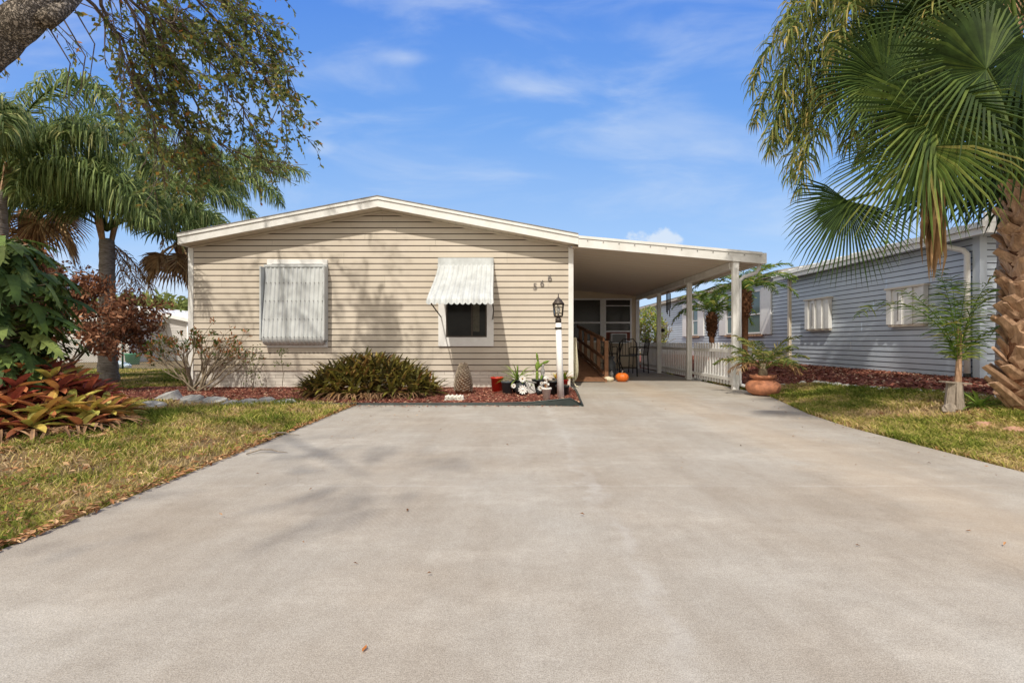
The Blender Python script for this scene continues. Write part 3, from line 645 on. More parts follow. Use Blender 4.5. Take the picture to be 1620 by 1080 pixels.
mb.build('screws', M['statue'], cp)
mb = MB(); mb.box((Xc1-.0,YF,zc_(Xc1)-.02),(Xc1+.10,YS+.6,zc_(Xc1)+.05)); mb.box((Xc1+.08,YF,zc_(Xc1)+.05),(Xc1+.10,YS+.6,zc_(Xc1)+.21)); mb.box((Xc1,YF,zc_(Xc1)+.052),(Xc1+.079,YF+.02,zc_(Xc1)+.21))
mb.build('gutter', M['white'], cp)
XP = 4.88; zb_ = zc_(XP)
mb = MB(); mb.box((XP-.05,9.98,zb_-.15),(XP+.05,YS,zb_-.004)); mb.box((XP-.075,9.98,zb_-.155),(XP+.075,YS,zb_-.135)); mb.build('beam', M['white'], cp)
for i in range(4):
    y = 9.95+i*2.583; mb = MB(); mb.box((XP-.065,y-.04,0),(XP-.015,y+.04,zb_-.16)); mb.box((XP+.015,y-.04,0),(XP+.065,y+.04,zb_-.16)); mb.box((XP-.015,y-.02,0),(XP+.015,y+.02,zb_-.16))
    if i == 0: mb.box((XP-.065,y-.04,zb_-.16),(XP+.065,y+.029,zb_-.006))
    po = mb.build('post', M['white'], cp)
    mb = MB()
    for s in (-1,1):
        mb.tube([(XP+s*.10,y+.03,zb_-.02),(XP+s*.11,y+.06,zb_-.10),(XP+s*.07,y+.06,zb_-.2)], .012, 5)
    mb.build('bracket', M['white'], po)
mb = MB(); yy = 10.02; mb.tube([(Xc1+.03,YF+.18,zc_(Xc1)-.02),(Xc1+.03,YF+.18,zc_(Xc1)-.10),(Xc1-.04,YF+.18,zc_(Xc1)-.2),(XP+.22,yy,zb_-.34),(XP+.13,yy,zb_-.42),(XP+.13,yy,zb_-.6),(XP+.13,yy,.22),(XP+.15,yy,.10),(XP+.28,yy-.05,.05)], .042, 8); mb.build('downspout', M['whiteclean'], cp)
# wall side trim of carport
# ------------------------------------------------------------------ picket fence
fe = thing('picket_fence', 'low white picket fence between the carport posts', 'fence', (4.94, 10.1, 0))
y = 10.08; i = 0
while y < 17.65:
    if all(abs(y-(9.95+k*2.583)) > .05 for k in range(4)):
        mb = MB(); h = 1.02+R.uniform(-.006,.006); x = XP+.10
        mb.box((x,y-.042,.06),(x+.018,y+.042,h-.03)); mb.face([(x,y-.042,h-.03),(x,y+.042,h-.03),(x,y+.02,h),(x,y-.02,h)]); mb.face([(x+.018,y-.042,h-.03),(x+.018,y+.042,h-.03),(x+.018,y+.02,h),(x+.018,y-.02,h)])
        mb.face([(x,y-.042,h-.03),(x+.018,y-.042,h-.03),(x+.018,y-.02,h),(x,y-.02,h)])
        mb.build('picket', M['whiteclean'], fe)
    y += .155
for z in (.16, .80):
    mb = MB(); mb.box((XP+.066,10.0,z),(XP+.099,17.68,z+.075)); mb.build('rail', M['white'], fe)
# ------------------------------------------------------------------ ramp
rp = thing('wooden_ramp', 'reddish brown wooden ramp with railing under the carport', 'ramp', (2.0, 11.8, 0))
mb = MB(); 
for i in range(38):
    a = 11.75+i*.145; z = .05+(a-11.75)*.115; mb.box((1.52,a,z-.03),(2.40,a+.135,z))
mb.build('deck', M['wood'], rp)
mb = MB(); mb.bar((2.43,11.75,.0),(2.43,17.2,.6), .05, .14); mb.bar((1.49,11.75,.0),(1.49,17.2,.6), .05, .14); mb.build('stringer', M['wood'], rp)
for i, yy in enumerate((12.1,13.2,14.3,15.5,16.7)):
    z = .05+(yy-11.75)*.115; mb = MB(); mb.box((2.455,yy-.05,0),(2.555,yy+.05,z+.98)); mb.build('post', M['wood'], rp)
mb = MB(); mb.bar((2.42,12.0,1.10),(2.42,16.9,1.62), .05, .10); mb.build('handrail', M['wood'], rp)
mb = MB(); mb.bar((2.43,12.1,.62),(2.43,16.9,1.14), .04, .09); mb.bar((2.43,12.1,.22),(2.43,16.9,.74), .04, .09); mb.build('rail', M['wood'], rp)
# hose
mb = MB()
for i in range(9):
    pts = []; xo = 1.40+i*.014; hh = .46+R.uniform(-.05,.05); cy = 10.75+R.uniform(-.03,.03); top = 1.12+R.uniform(-.03,.03)
    for k in range(21):
        th = 2*PI*k/20; pts.append((xo+.02*math.sin(th*2), cy+.2*math.sin(th), top-hh+hh*math.cos(th)))
    mb.tube(pts, .012, 6, False)
mb.tube([(1.42,10.7,.25),(1.42,10.5,.12),(1.44,10.3,.05),(1.5,10.25,.03)], .012, 6)
tag(mb.build('garden_hose', M['hose'], loc=(1.42,10.75,.1)), 'coiled cream garden hose hanging at the house corner by the ramp', 'hose')
# pumpkin, squash, stone
pk = thing('pumpkin', 'round orange pumpkin on the carport floor', 'pumpkin', G(983,604))
c = G(984,603.5); c.z = 0
prof = [(.01,.0),(.09,.004),(.145,.05),(.165,.11),(.15,.18),(.09,.225),(.03,.225),(.01,.215)]
mb = MB(); mb.lathe(c, prof, 40, rib=.10, ribs=11); mb.build('body', M['pumpkin'], pk)
mb = MB(); mb.tube([c+V((0,0,.21)), c+V((.01,0,.26)), c+V((.03,0,.29))], [.02,.013,.016], 7); mb.build('stem', M['woodgrey'], pk)
c = G(963,603.5); mb = MB(); mb.rock(c+V((0,0,.06)), .12, .09, .07, 3, n=16); tag(mb.build('gourd', M['cream'], loc=c, smooth=True), 'pale cream gourd lying between the ramp and the pumpkin', 'gourd')
c = G(967,598); mb = MB(); mb.rock(c+V((0,0,.10)), .06, .06, .10, 5, n=14); tag(mb.build('gourd', M['whitepot'], loc=c, smooth=True), 'small white gourd behind the cream one', 'gourd')
# milk can
c = G(966,593); mb = MB(); mb.lathe(c, [(.0,0),(.15,0),(.16,.02),(.16,.34),(.14,.40),(.09,.46),(.09,.52),(.12,.54),(.12,.58),(.0,.585)], 20); tag(mb.build('milk_can', M['galv'], loc=c), 'tall grey metal milk can beside the ramp post', 'milk can')
# table and chairs
tx, ty = 3.45, 15.3
tb = thing('patio_table', 'high dark patio table in front of the porch windows', 'table', (tx,ty,0))
mb = MB(); mb.lathe((tx,ty,0), [(0,1.02),(.45,1.02),(.46,1.035),(.45,1.05),(0,1.05)], 28); mb.build('tabletop', M['galv'], tb)
for k in range(4):
    a = PI/4+k*PI/2; mb = MB(); mb.tube([(tx+.36*math.cos(a),ty+.36*math.sin(a),0),(tx+.16*math.cos(a),ty+.16*math.sin(a),.5),(tx+.3*math.cos(a),ty+.3*math.sin(a),1.02)], .017, 6); mb.build('leg', M['blackmetal'], tb)
def patio_chair(x, y, rz, label):
    t = thing('patio_chair', label, 'chair', (x,y,0), 'black metal patio chairs')
    T = Matrix.Translation((x,y,0)) @ Matrix.Rotation(rz,4,'Z')
    mb = MB(); mb.box((-.24,-.24,.60),(.24,.24,.63), T=T); mb.build('seat', M['blackmetal'], t)
    for sx in (-1,1):
        for sy in (-1,1):
            mb = MB(); mb.tube([T@V((sx*.26,sy*.26,0)), T@V((sx*.25,sy*.24,.6))], .017, 6); mb.build('leg', M['blackmetal'], t)
        mb = MB(); mb.tube([T@V((sx*.25,-.24,.6)), T@V((sx*.27,-.24,.83)), T@V((sx*.27,-.15,.87)), T@V((sx*.26,.15,.86)), T@V((sx*.24,.26,.84))], .016, 6); mb.build('armrest', M['blackmetal'], t)
    mb = MB(); mb.tube([T@V((-.24,.24,.6)), T@V((-.24,.29,1.0)), T@V((-.15,.31,1.12)), T@V((.15,.31,1.12)), T@V((.24,.29,1.0)), T@V((.24,.24,.6))], .016, 6)
    for i in range(5): mb.tube([T@V((-.16+i*.08,.25,.64)), T@V((-.16+i*.08,.31,1.11))], .008, 5)
    mb.build('backrest', M['blackmetal'], t)
    mb = MB(); mb.tube([T@V((-.25,-.25,.25)), T@V((.25,-.25,.25))], .012, 6); mb.tube([T@V((-.25,.25,.25)), T@V((.25,.25,.25))], .012, 6); mb.build('stretcher', M['blackmetal'], t)
patio_chair(3.55, 13.9, PI*.92, 'black metal patio chair nearest the pumpkin, its back to the driveway')
patio_chair(4.25, 15.3, -PI/2, 'black metal patio chair between the table and the picket fence')
patio_chair(3.5, 16.6, .1, 'black metal patio chair at the far side of the patio table')
# wind chime
cx, cy_ = P(1092.5, 470, 15.3).x, 15.3
wc = thing('wind_chime', 'dark wind chime hanging from the carport beam', 'wind chime', (cx-.1,14.2,2.5))
bx_, by_, bz_ = 5.02, 14.6, 2.62
mb = MB(); mb.lathe((bx_,by_,bz_), [(0,0),(.07,0),(.07,.02),(0,.02)], 12); mb.tube([(bx_,by_,bz_+.02),(bx_,by_,bz_+.14)], .004, 4); mb.build('top_disc', M['blackmetal'], wc)
for k in range(5):
    a = 2*PI*k/5; l = .5+.07*k; mb = MB(); mb.tube([(bx_+.06*math.cos(a),by_+.06*math.sin(a),bz_-.03),(bx_+.06*math.cos(a),by_+.06*math.sin(a),bz_-l)], .013, 6); mb.build('chime_tube', M['blackmetal'], wc)
wcl = thing('post_light', 'small round dark light fixed to a carport post', 'light', (4.95,15.0,1.5))
c = V((5.0,15.12,1.42)); mb = MB(); mb.lathe(c, [(0,-.07),(.06,-.05),(.085,0),(.06,.05),(0,.07)], 14); mb.build('lamp_head', M['blackmetal'], wcl)
mb = MB(); mb.tube([(4.86,15.12,1.42),(4.95,15.12,1.42)], .012, 5); mb.build('bracket', M['blackmetal'], wcl)
# ------------------------------------------------------------------ bed edging
mb = MB()
ed = [(-3.9,7.62,.02),(-2.9,7.5,.025),(-1.5,7.47,.03),(-.4,7.46,.035),(.3,7.45,.05),(.65,7.42,.09),(.95,7.38,.125),(1.14,7.36,.02)]
for i in range(len(ed)-1):
    a, b_ = ed[i], ed[i+1]
    for (o0, o1, z0_, z1_) in ((0,.02,-.02,1),(.02,.09,1,.9)):
        mb.face([(a[0],a[1]+o0,a[2]*z0_ if z0_>0 else -.02),(b_[0],b_[1]+o0,b_[2]*z0_ if z0_>0 else -.02),(b_[0],b_[1]+o1,b_[2]*z1_),(a[0],a[1]+o1,a[2]*z1_)])
mb.tube([(a_[0],a_[1]+.025,a_[2]) for a_ in ed], .014, 6)
ed2 = [(1.14,7.36,.02),(1.18,7.9,.04),(1.25,8.6,.05),(1.3,9.2,.06),(1.34,9.9,.05)]
mb.tube([(a_[0],a_[1],a_[2]) for a_ in ed2], .02, 6)
tag(mb.build('bed_edging', M['edging'], loc=(0,7.45,0)), 'black plastic edging strip between the driveway and the red mulch', 'edging')
# ------------------------------------------------------------------ lamp post
lp = thing('lamp_post', 'white lamp post with a bronze lantern at the corner of the mulch bed', 'lamp post', (.87,8.2,0))
lx, ly = .87, 8.2
mb = MB(); mb.tube([(lx+.01,ly,0),(lx-.035,ly,1.42)], [.062,.052], 16); mb.build('post', M['whiteclean'], lp)
lx -= .035
mb = MB(); mb.lathe((lx,ly,1.27), [(.0,0),(.062,0),(.062,.035),(0,.035)], 16); mb.build('collar', M['blackmetal'], lp)
mb = MB(); mb.lathe((lx,ly,1.415), [(.0,-.03),(.054,-.03),(.054,.05),(.03,.06),(.045,.075),(.08,.085),(.082,.10),(0,.10)], 14); mb.build('lantern_base', M['darkmetal'], lp)
mb = MB(); mb.lathe((lx,ly,1.515), [(.078,0),(.095,.20)], 8); mb.build('glass', M['clear'], lp)
mb = MB()
for k in range(8):
    a = 2*PI*k/8; mb.tube([(lx+.08*math.cos(a),ly+.08*math.sin(a),1.512),(lx+.097*math.cos(a),ly+.097*math.sin(a),1.718)], .0055, 4)
mb.lathe((lx,ly,1.715), [(.09,0),(.108,0),(.11,.015),(.075,.06),(.055,.09),(.03,.115),(.012,.125),(.014,.14),(.007,.15),(.010,.165),(.003,.20),(0,.20)], 16); mb.build('lantern_cap', M['darkmetal'], lp)
mb = MB(); mb.lathe((lx,ly,1.52), [(0,0),(.014,0),(.014,.05),(.03,.08),(.032,.11),(.018,.145),(0,.15)], 12); mb.build('bulb', M['whitepot'], lp)
# ------------------------------------------------------------------ plant helpers
def strap(mb, c, az, elev, L, w, r, bend=1.2, n=5, up=None, cup=.25):
    # arching strap leaf with a V fold
    p = V(c); d = V((math.cos(az)*math.cos(elev), math.sin(az)*math.cos(elev), math.sin(elev))); side = V((-math.sin(az), math.cos(az), 0))
    e = elev; pts = [p.copy()]
    for i in range(n):
        e -= bend/n; d = V((math.cos(az)*math.cos(e), math.sin(az)*math.cos(e), math.sin(e))); p = p+d*(L/n); pts.append(p.copy())
    prof = [.55,.9,1.0,.95,.7,0] if n == 5 else [math.sin(PI*(.15+.85*i/n))**.7 for i in range(n)]+[0]
    prev = None
    for i in range(n):
        a, b_ = pts[i], pts[i+1]; wa, wb = w*prof[i], w*prof[i+1]; lift = V((0,0,1))
        la, lb = lift*wa*cup*2, lift*wb*cup*2
        if wb < 1e-5: mb.face([a, a-side*wa+la, b_], r); mb.face([a, b_, a+side*wa+la], r*.92)
        else: mb.face([a, a-side*wa+la, b_-side*wb+lb, b_], r); mb.face([a, b_, b_+side*wb+lb, a+side*wa+la], r*.92)
def rosette(mb, c, n, L, w, emin, emax, rfun, bend=1.1, cup=.25):
    for k in range(n):
        az = k*2.39996+R.uniform(-.2,.2); t = k/n
        strap(mb, c, az, emin+(emax-emin)*t+R.uniform(-.12,.12), L*R.uniform(.75,1.1), w*R.uniform(.85,1.15), rfun(), bend, cup=cup)
def leafquad(mb, p, d, side, L, w, r):
    p = V(p); m = p+d*L*.5; mb.face([p, m-side*w, p+d*L, m+side*w], r)
def rv(s=1): return V((R.gauss(0,1), R.gauss(0,1), R.gauss(0,1))).normalized()*s
def pinnate(mb, p0, az, elev, L, bend, nleaf=60, ll=.5, w=.016, droop=.6, plum=.35, pet=.14, rl=(0,1), stiff=.0, fold=.0, stem=.02, curve=0, nseg=14, stemr=.5, ang=.9):
    p = V(p0); e = elev; pts = [p.copy()]; a = az
    for i in range(nseg):
        t = i/nseg; e -= bend/nseg*(.5+1.0*t); a += curve/nseg
        d = V((math.cos(a)*math.cos(e), math.sin(a)*math.cos(e), math.sin(e))); p = p+d*(L/nseg); pts.append(p.copy())
    mb.tube(pts, [stem*(1-.85*i/nseg) for i in range(nseg+1)], 5, False, stemr)
    for k in range(nleaf):
        t = pet+(1-pet)*(k+.5)/nleaf; f = t*nseg; i = min(int(f), nseg-1); q = pts[i].lerp(pts[i+1], f-i); tan = (pts[i+1]-pts[i]).normalized()
        sd = tan.cross(V((0,0,1)))
        if sd.length < .15: sd = V((-math.sin(az), math.cos(az), 0))
        sd.normalize(); upv = sd.cross(tan)
        s = (t-pet)/(1-pet); le = ll*(.35+.65*math.sin(PI*min(1,(s*.85+.15)))**.8)
        for sg in (-1,1):
            tilt = R.gauss(fold, plum); fa = ang+R.uniform(-.15,.15)
            d0 = (sd*sg*math.sin(fa)*math.cos(tilt) + tan*math.cos(fa) + upv*math.sin(tilt)).normalized()
            l = le*R.uniform(.8,1.12); wv = d0.cross(rv()).normalized(); rr = min(1,max(0,R.uniform(*rl)))
            p1 = q+d0*l*.35; d1 = (d0+V((0,0,-droop*.7))).normalized(); p2 = p1+d1*l*.35; d2 = (d1+V((0,0,-droop*1.3))).normalized(); p3 = p2+d2*l*.3
            mb.strip([q,p1,p2,p3], [w*.7,w,w*.75,0], wv, rr)
def fanleaf(mb, crown, hub, main, nrm, Rad, nseg=40, span=4.9, droop=.35, rl=(0,.8), split=.45, tip=.05, pet=.022):
    crown = V(crown); hub = V(hub); main = V(main).normalized(); nrm = V(nrm); nrm = (nrm-main*nrm.dot(main)).normalized(); bvec = nrm.cross(main)
    mid = crown.lerp(hub, .5)+V((0,0,.08*(hub-crown).length)); mb.tube([crown, mid, hub], [pet*1.5, pet, pet*.8], 6, False, .75)
    dth = span/nseg
    for i in range(nseg):
        th = -span/2+dth*(i+.5); rr = Rad*(.72+.28*math.cos(th*.6))*R.uniform(.93,1.05); fold = .12
        d = main*math.cos(th)+bvec*math.sin(th)+nrm*(.28*abs(math.sin(th*.5)))   # cupped
        d.normalize(); sd = nrm.cross(d).normalized(); col_ = R.uniform(*rl)
        def pt(s_, bend): return hub+d*rr*s_+V((0,0,-1))*droop*rr*bend
        sp = split*R.uniform(.9,1.1)
        q = [(0,0,.0),(sp,sp**3*.6,1),(.8,.45,.55),(1.0,1.0*R.uniform(.7,1.25),.04)]
        half = math.tan(dth/2)*rr*sp*1.02
        P_ = [pt(a,b_) for a,b_,c_ in q]; W_ = [half*.05, half, half*.62, 0.0]
        for j in range(3):
            a0, a1 = P_[j], P_[j+1]; w0, w1 = W_[j], W_[j+1]; l0, l1 = nrm*w0*1.1, nrm*w1*1.1
            if w1 == 0: mb.face([a0+l0, a0-sd*w0, a1], col_); mb.face([a0+l0, a1, a0+sd*w0], col_*.9)
            else: mb.face([a0+l0, a0-sd*w0, a1-sd*w1, a1+l1], col_); mb.face([a0+l0, a1+l1, a1+sd*w1, a0+sd*w0], col_*.9)
# ------------------------------------------------------------------ pots
def pot(name, label, c, r0, r1, h, m, soil=True, plant=None, lip=.012):
    t = thing(name, label, 'pot', c, None)
    mb = MB(); mb.lathe(c, [(0,0),(r0,0),(r1,h-.03),(r1+lip,h-.03),(r1+lip,h),(r1-.008,h),(r1-.015,h-.04),(0,h-.04)], 24); mb.build('pot', M[m], t)
    if soil: mb = MB(); mb.lathe(V(c)+V((0,0,h-.035)), [(r1-.016,0),(r1*.5,.012),(0,.02)], 16, jit=.004); mb.build('soil', M['soil'], t)
    if plant: plant(t, V(c)+V((0,0,h-.03)))
    return t
def gp(px, py, z=.03): return G(px, py, z)
def dryplant(t, c):
    mb = MB()
    for k in range(9):
        a = R.uniform(0,2*PI); mb.tube([c+V((R.uniform(-.05,.05),R.uniform(-.05,.05),0)), c+V((.11*math.cos(a),.11*math.sin(a),R.uniform(.02,.07)))], .004, 4)
    mb.build('dry_stems', M['stem'], t)
pot('flower_pot', 'shiny red pot against the white skirting', gp(786.5,618.5), .105, .125, .29, 'redpot', plant=dryplant)
pot('flower_pot', 'slate grey pot next to the red pot', gp(802.5,622), .095, .11, .24, 'greypot', plant=dryplant)
def spider(t, c):
    mb = MB(); rosette(mb, c, 44, .52, .011, .25, 1.45, lambda: R.random(), .9); mb.build('foliage', M['green'], t)
pot('flower_pot', 'black pot with a spiky light green spider plant', gp(819,620), .10, .12, .25, 'blackpot', plant=spider)
def daisy(mb, mc, c, r, n=11):
    for k in range(n):
        a = 2*PI*k/n; d = V((math.cos(a),-.15,math.sin(a))); s = V((-math.sin(a),0,math.cos(a))); c0 = V(c)
        mb.face([c0+d*r*.15-s*r*.06, c0+d*r*.75-s*r*.17, c0+d*r, c0+d*r*.75+s*r*.17, c0+d*r*.15+s*r*.06])
    T = Matrix.Translation(c) @ Matrix.Rotation(PI/2,4,'X'); n0 = len(mc.v); mc.lathe((0,0,0), [(0,-.012),(r*.2,-.008),(r*.24,.01),(0,.02)], 10)
    for i in range(n0, len(mc.v)): mc.v[i] = tuple(T @ V(mc.v[i]))
da = thing('daisy_planter', 'black round planter decorated with white metal daisies', 'planter', gp(824,624))
c = gp(824,623.5); mb = MB(); mb.lathe(c, [(0,0),(.08,0),(.125,.08),(.13,.13),(.10,.19),(.085,.22),(.075,.22),(.08,.15),(0,.12)], 20); mb.build('pot', M['blackpot'], da)
for (px, py, r) in ((827,616,.095),(826.5,598.8,.075),(812.5,610,.05)):
    mb = MB(); mc = MB(); q = P(px, py, c.y-.17 if r > .08 else c.y-.12); daisy(mb, mc, q, r); f_ = mb.build('daisy', M['petal'], da); mc.build('centre', M['yellow'] if r < .09 else M['petal'], f_)
    if r < .09: mb = MB(); mb.tube([q+V((0,.02,0)), c+V((.0,0,.15))], .004, 4); mb.build('stem', M['greenpaint'], da)
bh = thing('birdhouse', 'weathered white birdhouse ornament with a dark slanted roof, tilted beside the daisies', 'birdhouse', gp(839,622))
c = gp(839,621.5); T = Matrix.Translation(c) @ Matrix.Rotation(-.18,4,'Y') @ Matrix.Rotation(.3,4,'Z')
mb = MB(); b0 = len(mb.v)
w_, d_, h_, h2 = .085, .08, .20, .27
pts = [(-w_,-d_,0),(w_,-d_,0),(w_,-d_,h_),(-w_,-d_,h2)]
f1 = [T@V(p) for p in pts]; f2 = [T@V((p[0],d_,p[2])) for p in pts]
mb.face(f1); mb.face(f2[::-1])
for i in range(4): mb.face([f1[i], f1[(i+1)%4], f2[(i+1)%4], f2[i]])
mb.build('body', M['whitepot'], bh)
mb = MB(); mb.bar(T@V((-.12,0,h2+.035)), T@V((.13,0,h_-.01)), .2, .018); mb.build('roof', M['slate'], bh)
mb = MB(); mb.tube([T@V((.07,-.085,.02)), T@V((-.02,-.088,.11)), T@V((-.05,-.086,.22))], .005, 4); mb.tube([T@V((-.02,-.088,.11)), T@V((.04,-.087,.18))], .005, 4); mb.build('ornament', M['blackmetal'], bh)
def cactus(t, c):
    mb = MB()
    def pad(c, ax, L, w):
        n0 = len(mb.v); mb.rock((0,0,0), w, .022, L/2, R.random()*9, n=10, r=R.random()*.5+.2); T = Matrix.Translation(V(c)+V(ax).normalized()*L*.5) @ V((0,0,1)).rotation_difference(V(ax)).to_matrix().to_4x4()
        for i in range(n0, len(mb.v)): mb.v[i] = tuple(T @ V(mb.v[i]))
        return V(c)+V(ax).normalized()*L*.95
    a = pad(c+V((-.02,0,-.02)), (-.02,0,1), .24, .035); b_ = pad(a, (.1,0,1), .20, .045); pad(b_, (-.15,0,1), .18, .025); d = pad(a+V((.01,0,.06)), (.8,0,.7), .14, .03); pad(d, (1,0,.35), .15, .03); pad(c+V((.05,.02,0)), (.3,0,1), .12, .025)
    mb.build('pads', M['green'], t, smooth=True)
pot('flower_pot', 'black pot holding a tall green cactus', gp(851.5,618), .10, .125, .24, 'blackpot', plant=cactus)
c = gp(858.5,616); mb = MB(); mb.lathe(c, [(0,0),(.055,0),(.05,.28),(.03,.29),(.045,.36),(.04,.42),(.022,.46),(.03,.50),(.02,.53),(0,.54)], 12, jit=.004); tag(mb.build('figurine', M['statue'], loc=c), 'slim grey stone figurine behind the white pot, next to the cactus', 'figurine')
dp = thing('flower_ornament', 'small black planter with white and orange metal flowers beside the white pot', 'planter', gp(855,624))
c = gp(853.5,624); mb = MB(); mb.lathe(c, [(0,0),(.05,0),(.075,.06),(.06,.12),(.05,.13),(0,.1)], 14); mb.build('pot', M['blackpot'], dp)
for (px, py, r) in ((855,613.5,.06),(857,606,.04)):
    mb = MB(); mc = MB(); q = P(px, py, c.y-.09); daisy(mb, mc, q, r, 9); f_ = mb.build('daisy', M['petal'], dp); mc.build('centre', M['yellow'], f_)
def dryw(t, c):
    mb = MB()
    for k in range(26):
        p = c+V((R.uniform(-.05,.05),R.uniform(-.05,.05),R.uniform(.0,.2))); leafquad(mb, p, rv(), rv(), .05, .02, R.random())
    mb.build('foliage', M['litter'], t)
    mb = MB()
    for k in range(5): mb.tube([c, c+V((R.uniform(-.05,.05),R.uniform(-.04,.04),R.uniform(.12,.22)))], .006, 5)
    for k in range(7): mb.rock(c+V((R.uniform(-.05,.04),R.uniform(-.05,.0),R.uniform(.08,.22))), .018,.016,.022, k, n=7)
    mb.build('stems', M['whitepot'], t)
pot('flower_pot', 'white ceramic pot with a dry plant, left of the lamp post', gp(864.5,632.5), .055, .08, .215, 'whitepot', plant=dryw)
pot('flower_pot', 'big black pot behind the lamp post', gp(875,623), .09, .115, .26, 'blackpot', plant=dryplant)
pot('flower_pot', 'wide black pot to the right of the lamp post foot', V((.955,8.62,.03)), .095, .125, .19, 'blackpot', plant=dryplant)
def crot(t, c):
    mb = MB(); rosette(mb, c, 22, .26, .018, .5, 1.5, lambda: R.random(), .5); mb.build('foliage', M['croton'], t)
pot('flower_pot', 'small red pot with a yellow and orange croton at the house corner', V((1.03,8.95,.13)), .05, .07, .18, 'redpot', plant=crot)
c = V((1.03,8.95,.02)); mb = MB(); mb.lathe(c, [(0,0),(.08,0),(.09,.11),(0,.11)], 14); tag(mb.build('plant_stand', M['blackpot'], loc=c), 'black upturned pot carrying the small red pot', 'stand')
def crot2(t, c):
    mb = MB(); rosette(mb, c, 16, .2, .014, .4, 1.4, lambda: .5+.5*R.random(), .6); mb.build('foliage', M['croton'], t)
pot('flower_pot', 'small dark pot with reddish croton leaves directly behind the lamp post', gp(880,618), .06, .075, .26, 'blackpot', plant=crot2)
# cycad stump
cs = gp(733,621.5); st = thing('cycad', 'stubby grey brown cycad trunk covered in pointed scales', 'plant', cs)
mb = MB(); mb.lathe(cs, [(0,0),(.15,.0),(.17,.12),(.14,.3),(.09,.45),(.03,.54),(0,.56)], 16); mb.build('trunk', M['fibre'], st)
mb = MB()
for i in range(210):
    t = i/210; z = .02+.54*t; rr = .165*math.cos(t*1.35)**.8*(1 if t>.15 else .95); a = i*2.39996
    o_ = V((math.cos(a),math.sin(a),0)); s_ = V((-math.sin(a),math.cos(a),0)); p = cs+V((0,0,z))+o_*rr*.85; up = (o_*(.65-.35*t)+V((0,0,.75))).normalized(); L = .095*(1-.3*t)
    n_ = (o_*.7-V((0,0,.4)))*.022
    mb.face([p-s_*.034, p+s_*.034, p+up*L*.6+s_*.028+n_, p+up*L+n_*.4, p+up*L*.6-s_*.028+n_]); mb.face([p-s_*.034, p+up*L*.6-s_*.028+n_, p+up*L*.6-s_*.02, p-s_*.02]); mb.face([p+s_*.034, p+up*L*.6+s_*.028+n_, p+up*L*.6+s_*.02, p+s_*.02]); mb.face([p+up*L*.6+s_*.028+n_, p+up*L+n_*.4, p+up*L*.6-s_*.028+n_, p+up*L*.5])
mb.build('scales', M['stump'], st)
c = gp(719,632); mb = MB()
for k in range(9): mb.rock(c+V(((k-4)*.035,R.uniform(-.01,.01),.04+.012*(k%2))), .028,.05,.038, k, n=9)
mb.box((c.x-.17,c.y-.05,.02),(c.x+.17,c.y+.05,.045)); tag(mb.build('garden_ornament', M['pale'], loc=c), 'pale carved stone block lying on the mulch in front of the cycad', 'ornament')
# central bromeliads
br = thing('bromeliad_clump', 'wide clump of olive and bronze bromeliads in front of the beige wall', 'plant', G(582,628,.02))
for i in range(78):
    a = i*2.39996; d = ((i+.5)/78)**.5; x = -2.72+1.22*d*math.cos(a); y = 8.75+.62*d*math.sin(a); mb = MB()
    hgt = .54*(1-d*d)+.03
    rosette(mb, V((x,y,hgt)), 20, .46, .024, .1, 1.35, lambda: R.random(), .6); mb.build('rosette', M['bromolive'], br)
mb = MB()
for i in range(230):
    a = R.uniform(PI,2*PI) if R.random() < .8 else R.uniform(0,PI); x = -2.75+1.2*math.cos(a)*R.uniform(.6,1); y = 8.75+.8*math.sin(a)*R.uniform(.6,1)
    strap(mb, V((x,y,.13)), a+R.uniform(-.7,.7), R.uniform(-.4,.4), R.uniform(.2,.42), .010, R.random(), .9)
mb.build('dry_leaves', M['bromdry'], br)
# left bromeliads
pts = []
tries = 0
while len(pts) < 84 and tries < 20000:
    tries += 1
    x = R.uniform(-7.9,-4.85); y = R.uniform(4.6,6.5)
    if ((x+6.35)/1.45)**2+((y-5.55)/.95)**2 > 1: continue
    if any(math.hypot(x-a, y-b_) < .17 for a, b_ in pts): continue
    pts.append((x,y))
pts.sort(key=lambda p: -p[1])
for i, (x, y) in enumerate(pts):
    mb = MB(); d = math.sqrt(((x+6.35)/1.45)**2+((y-5.55)/.95)**2); z = .05+.70*(1-d*d); yel = R.random()
    base_r = (0,.62) if yel < .6 else (.3,1.0)
    if x > -5.3: base_r = (.4,1.0)
    rosette(mb, V((x,y,z)), 15, .35, .047, -.15, 1.1, lambda: R.uniform(*base_r), .4, cup=.3)
    for k in range(8): strap(mb, V((x,y,z-.02)), R.uniform(0,2*PI), R.uniform(-.7,-.1), .4, .02, R.uniform(0,.2), .4)
    o = mb.build('bromeliad', M['brom'], loc=(x,y,0)); tag(o, 'broad leaved red, orange and yellow bromeliad in the dense bed left of the driveway', 'bromeliad', 'bromeliads in the bed by the left lawn')
mb = MB()
for i in range(340):
    a = R.uniform(-PI*.95,.15); x = -6.35+1.6*math.cos(a)*R.uniform(.75,1.02); y = 5.5+1.05*math.sin(a)*R.uniform(.75,1.02)
    strap(mb, V((x,y,.10)), a+R.uniform(-.9,.9), R.uniform(-.3,.4), R.uniform(.2,.5), .014, R.random(), .8)
tag(mb.build('dead_leaves', M['bromdry'], loc=(-5.9,4.5,0)), 'dried hanging leaves fringing the red bromeliad bed', 'dead leaves', kind='stuff')
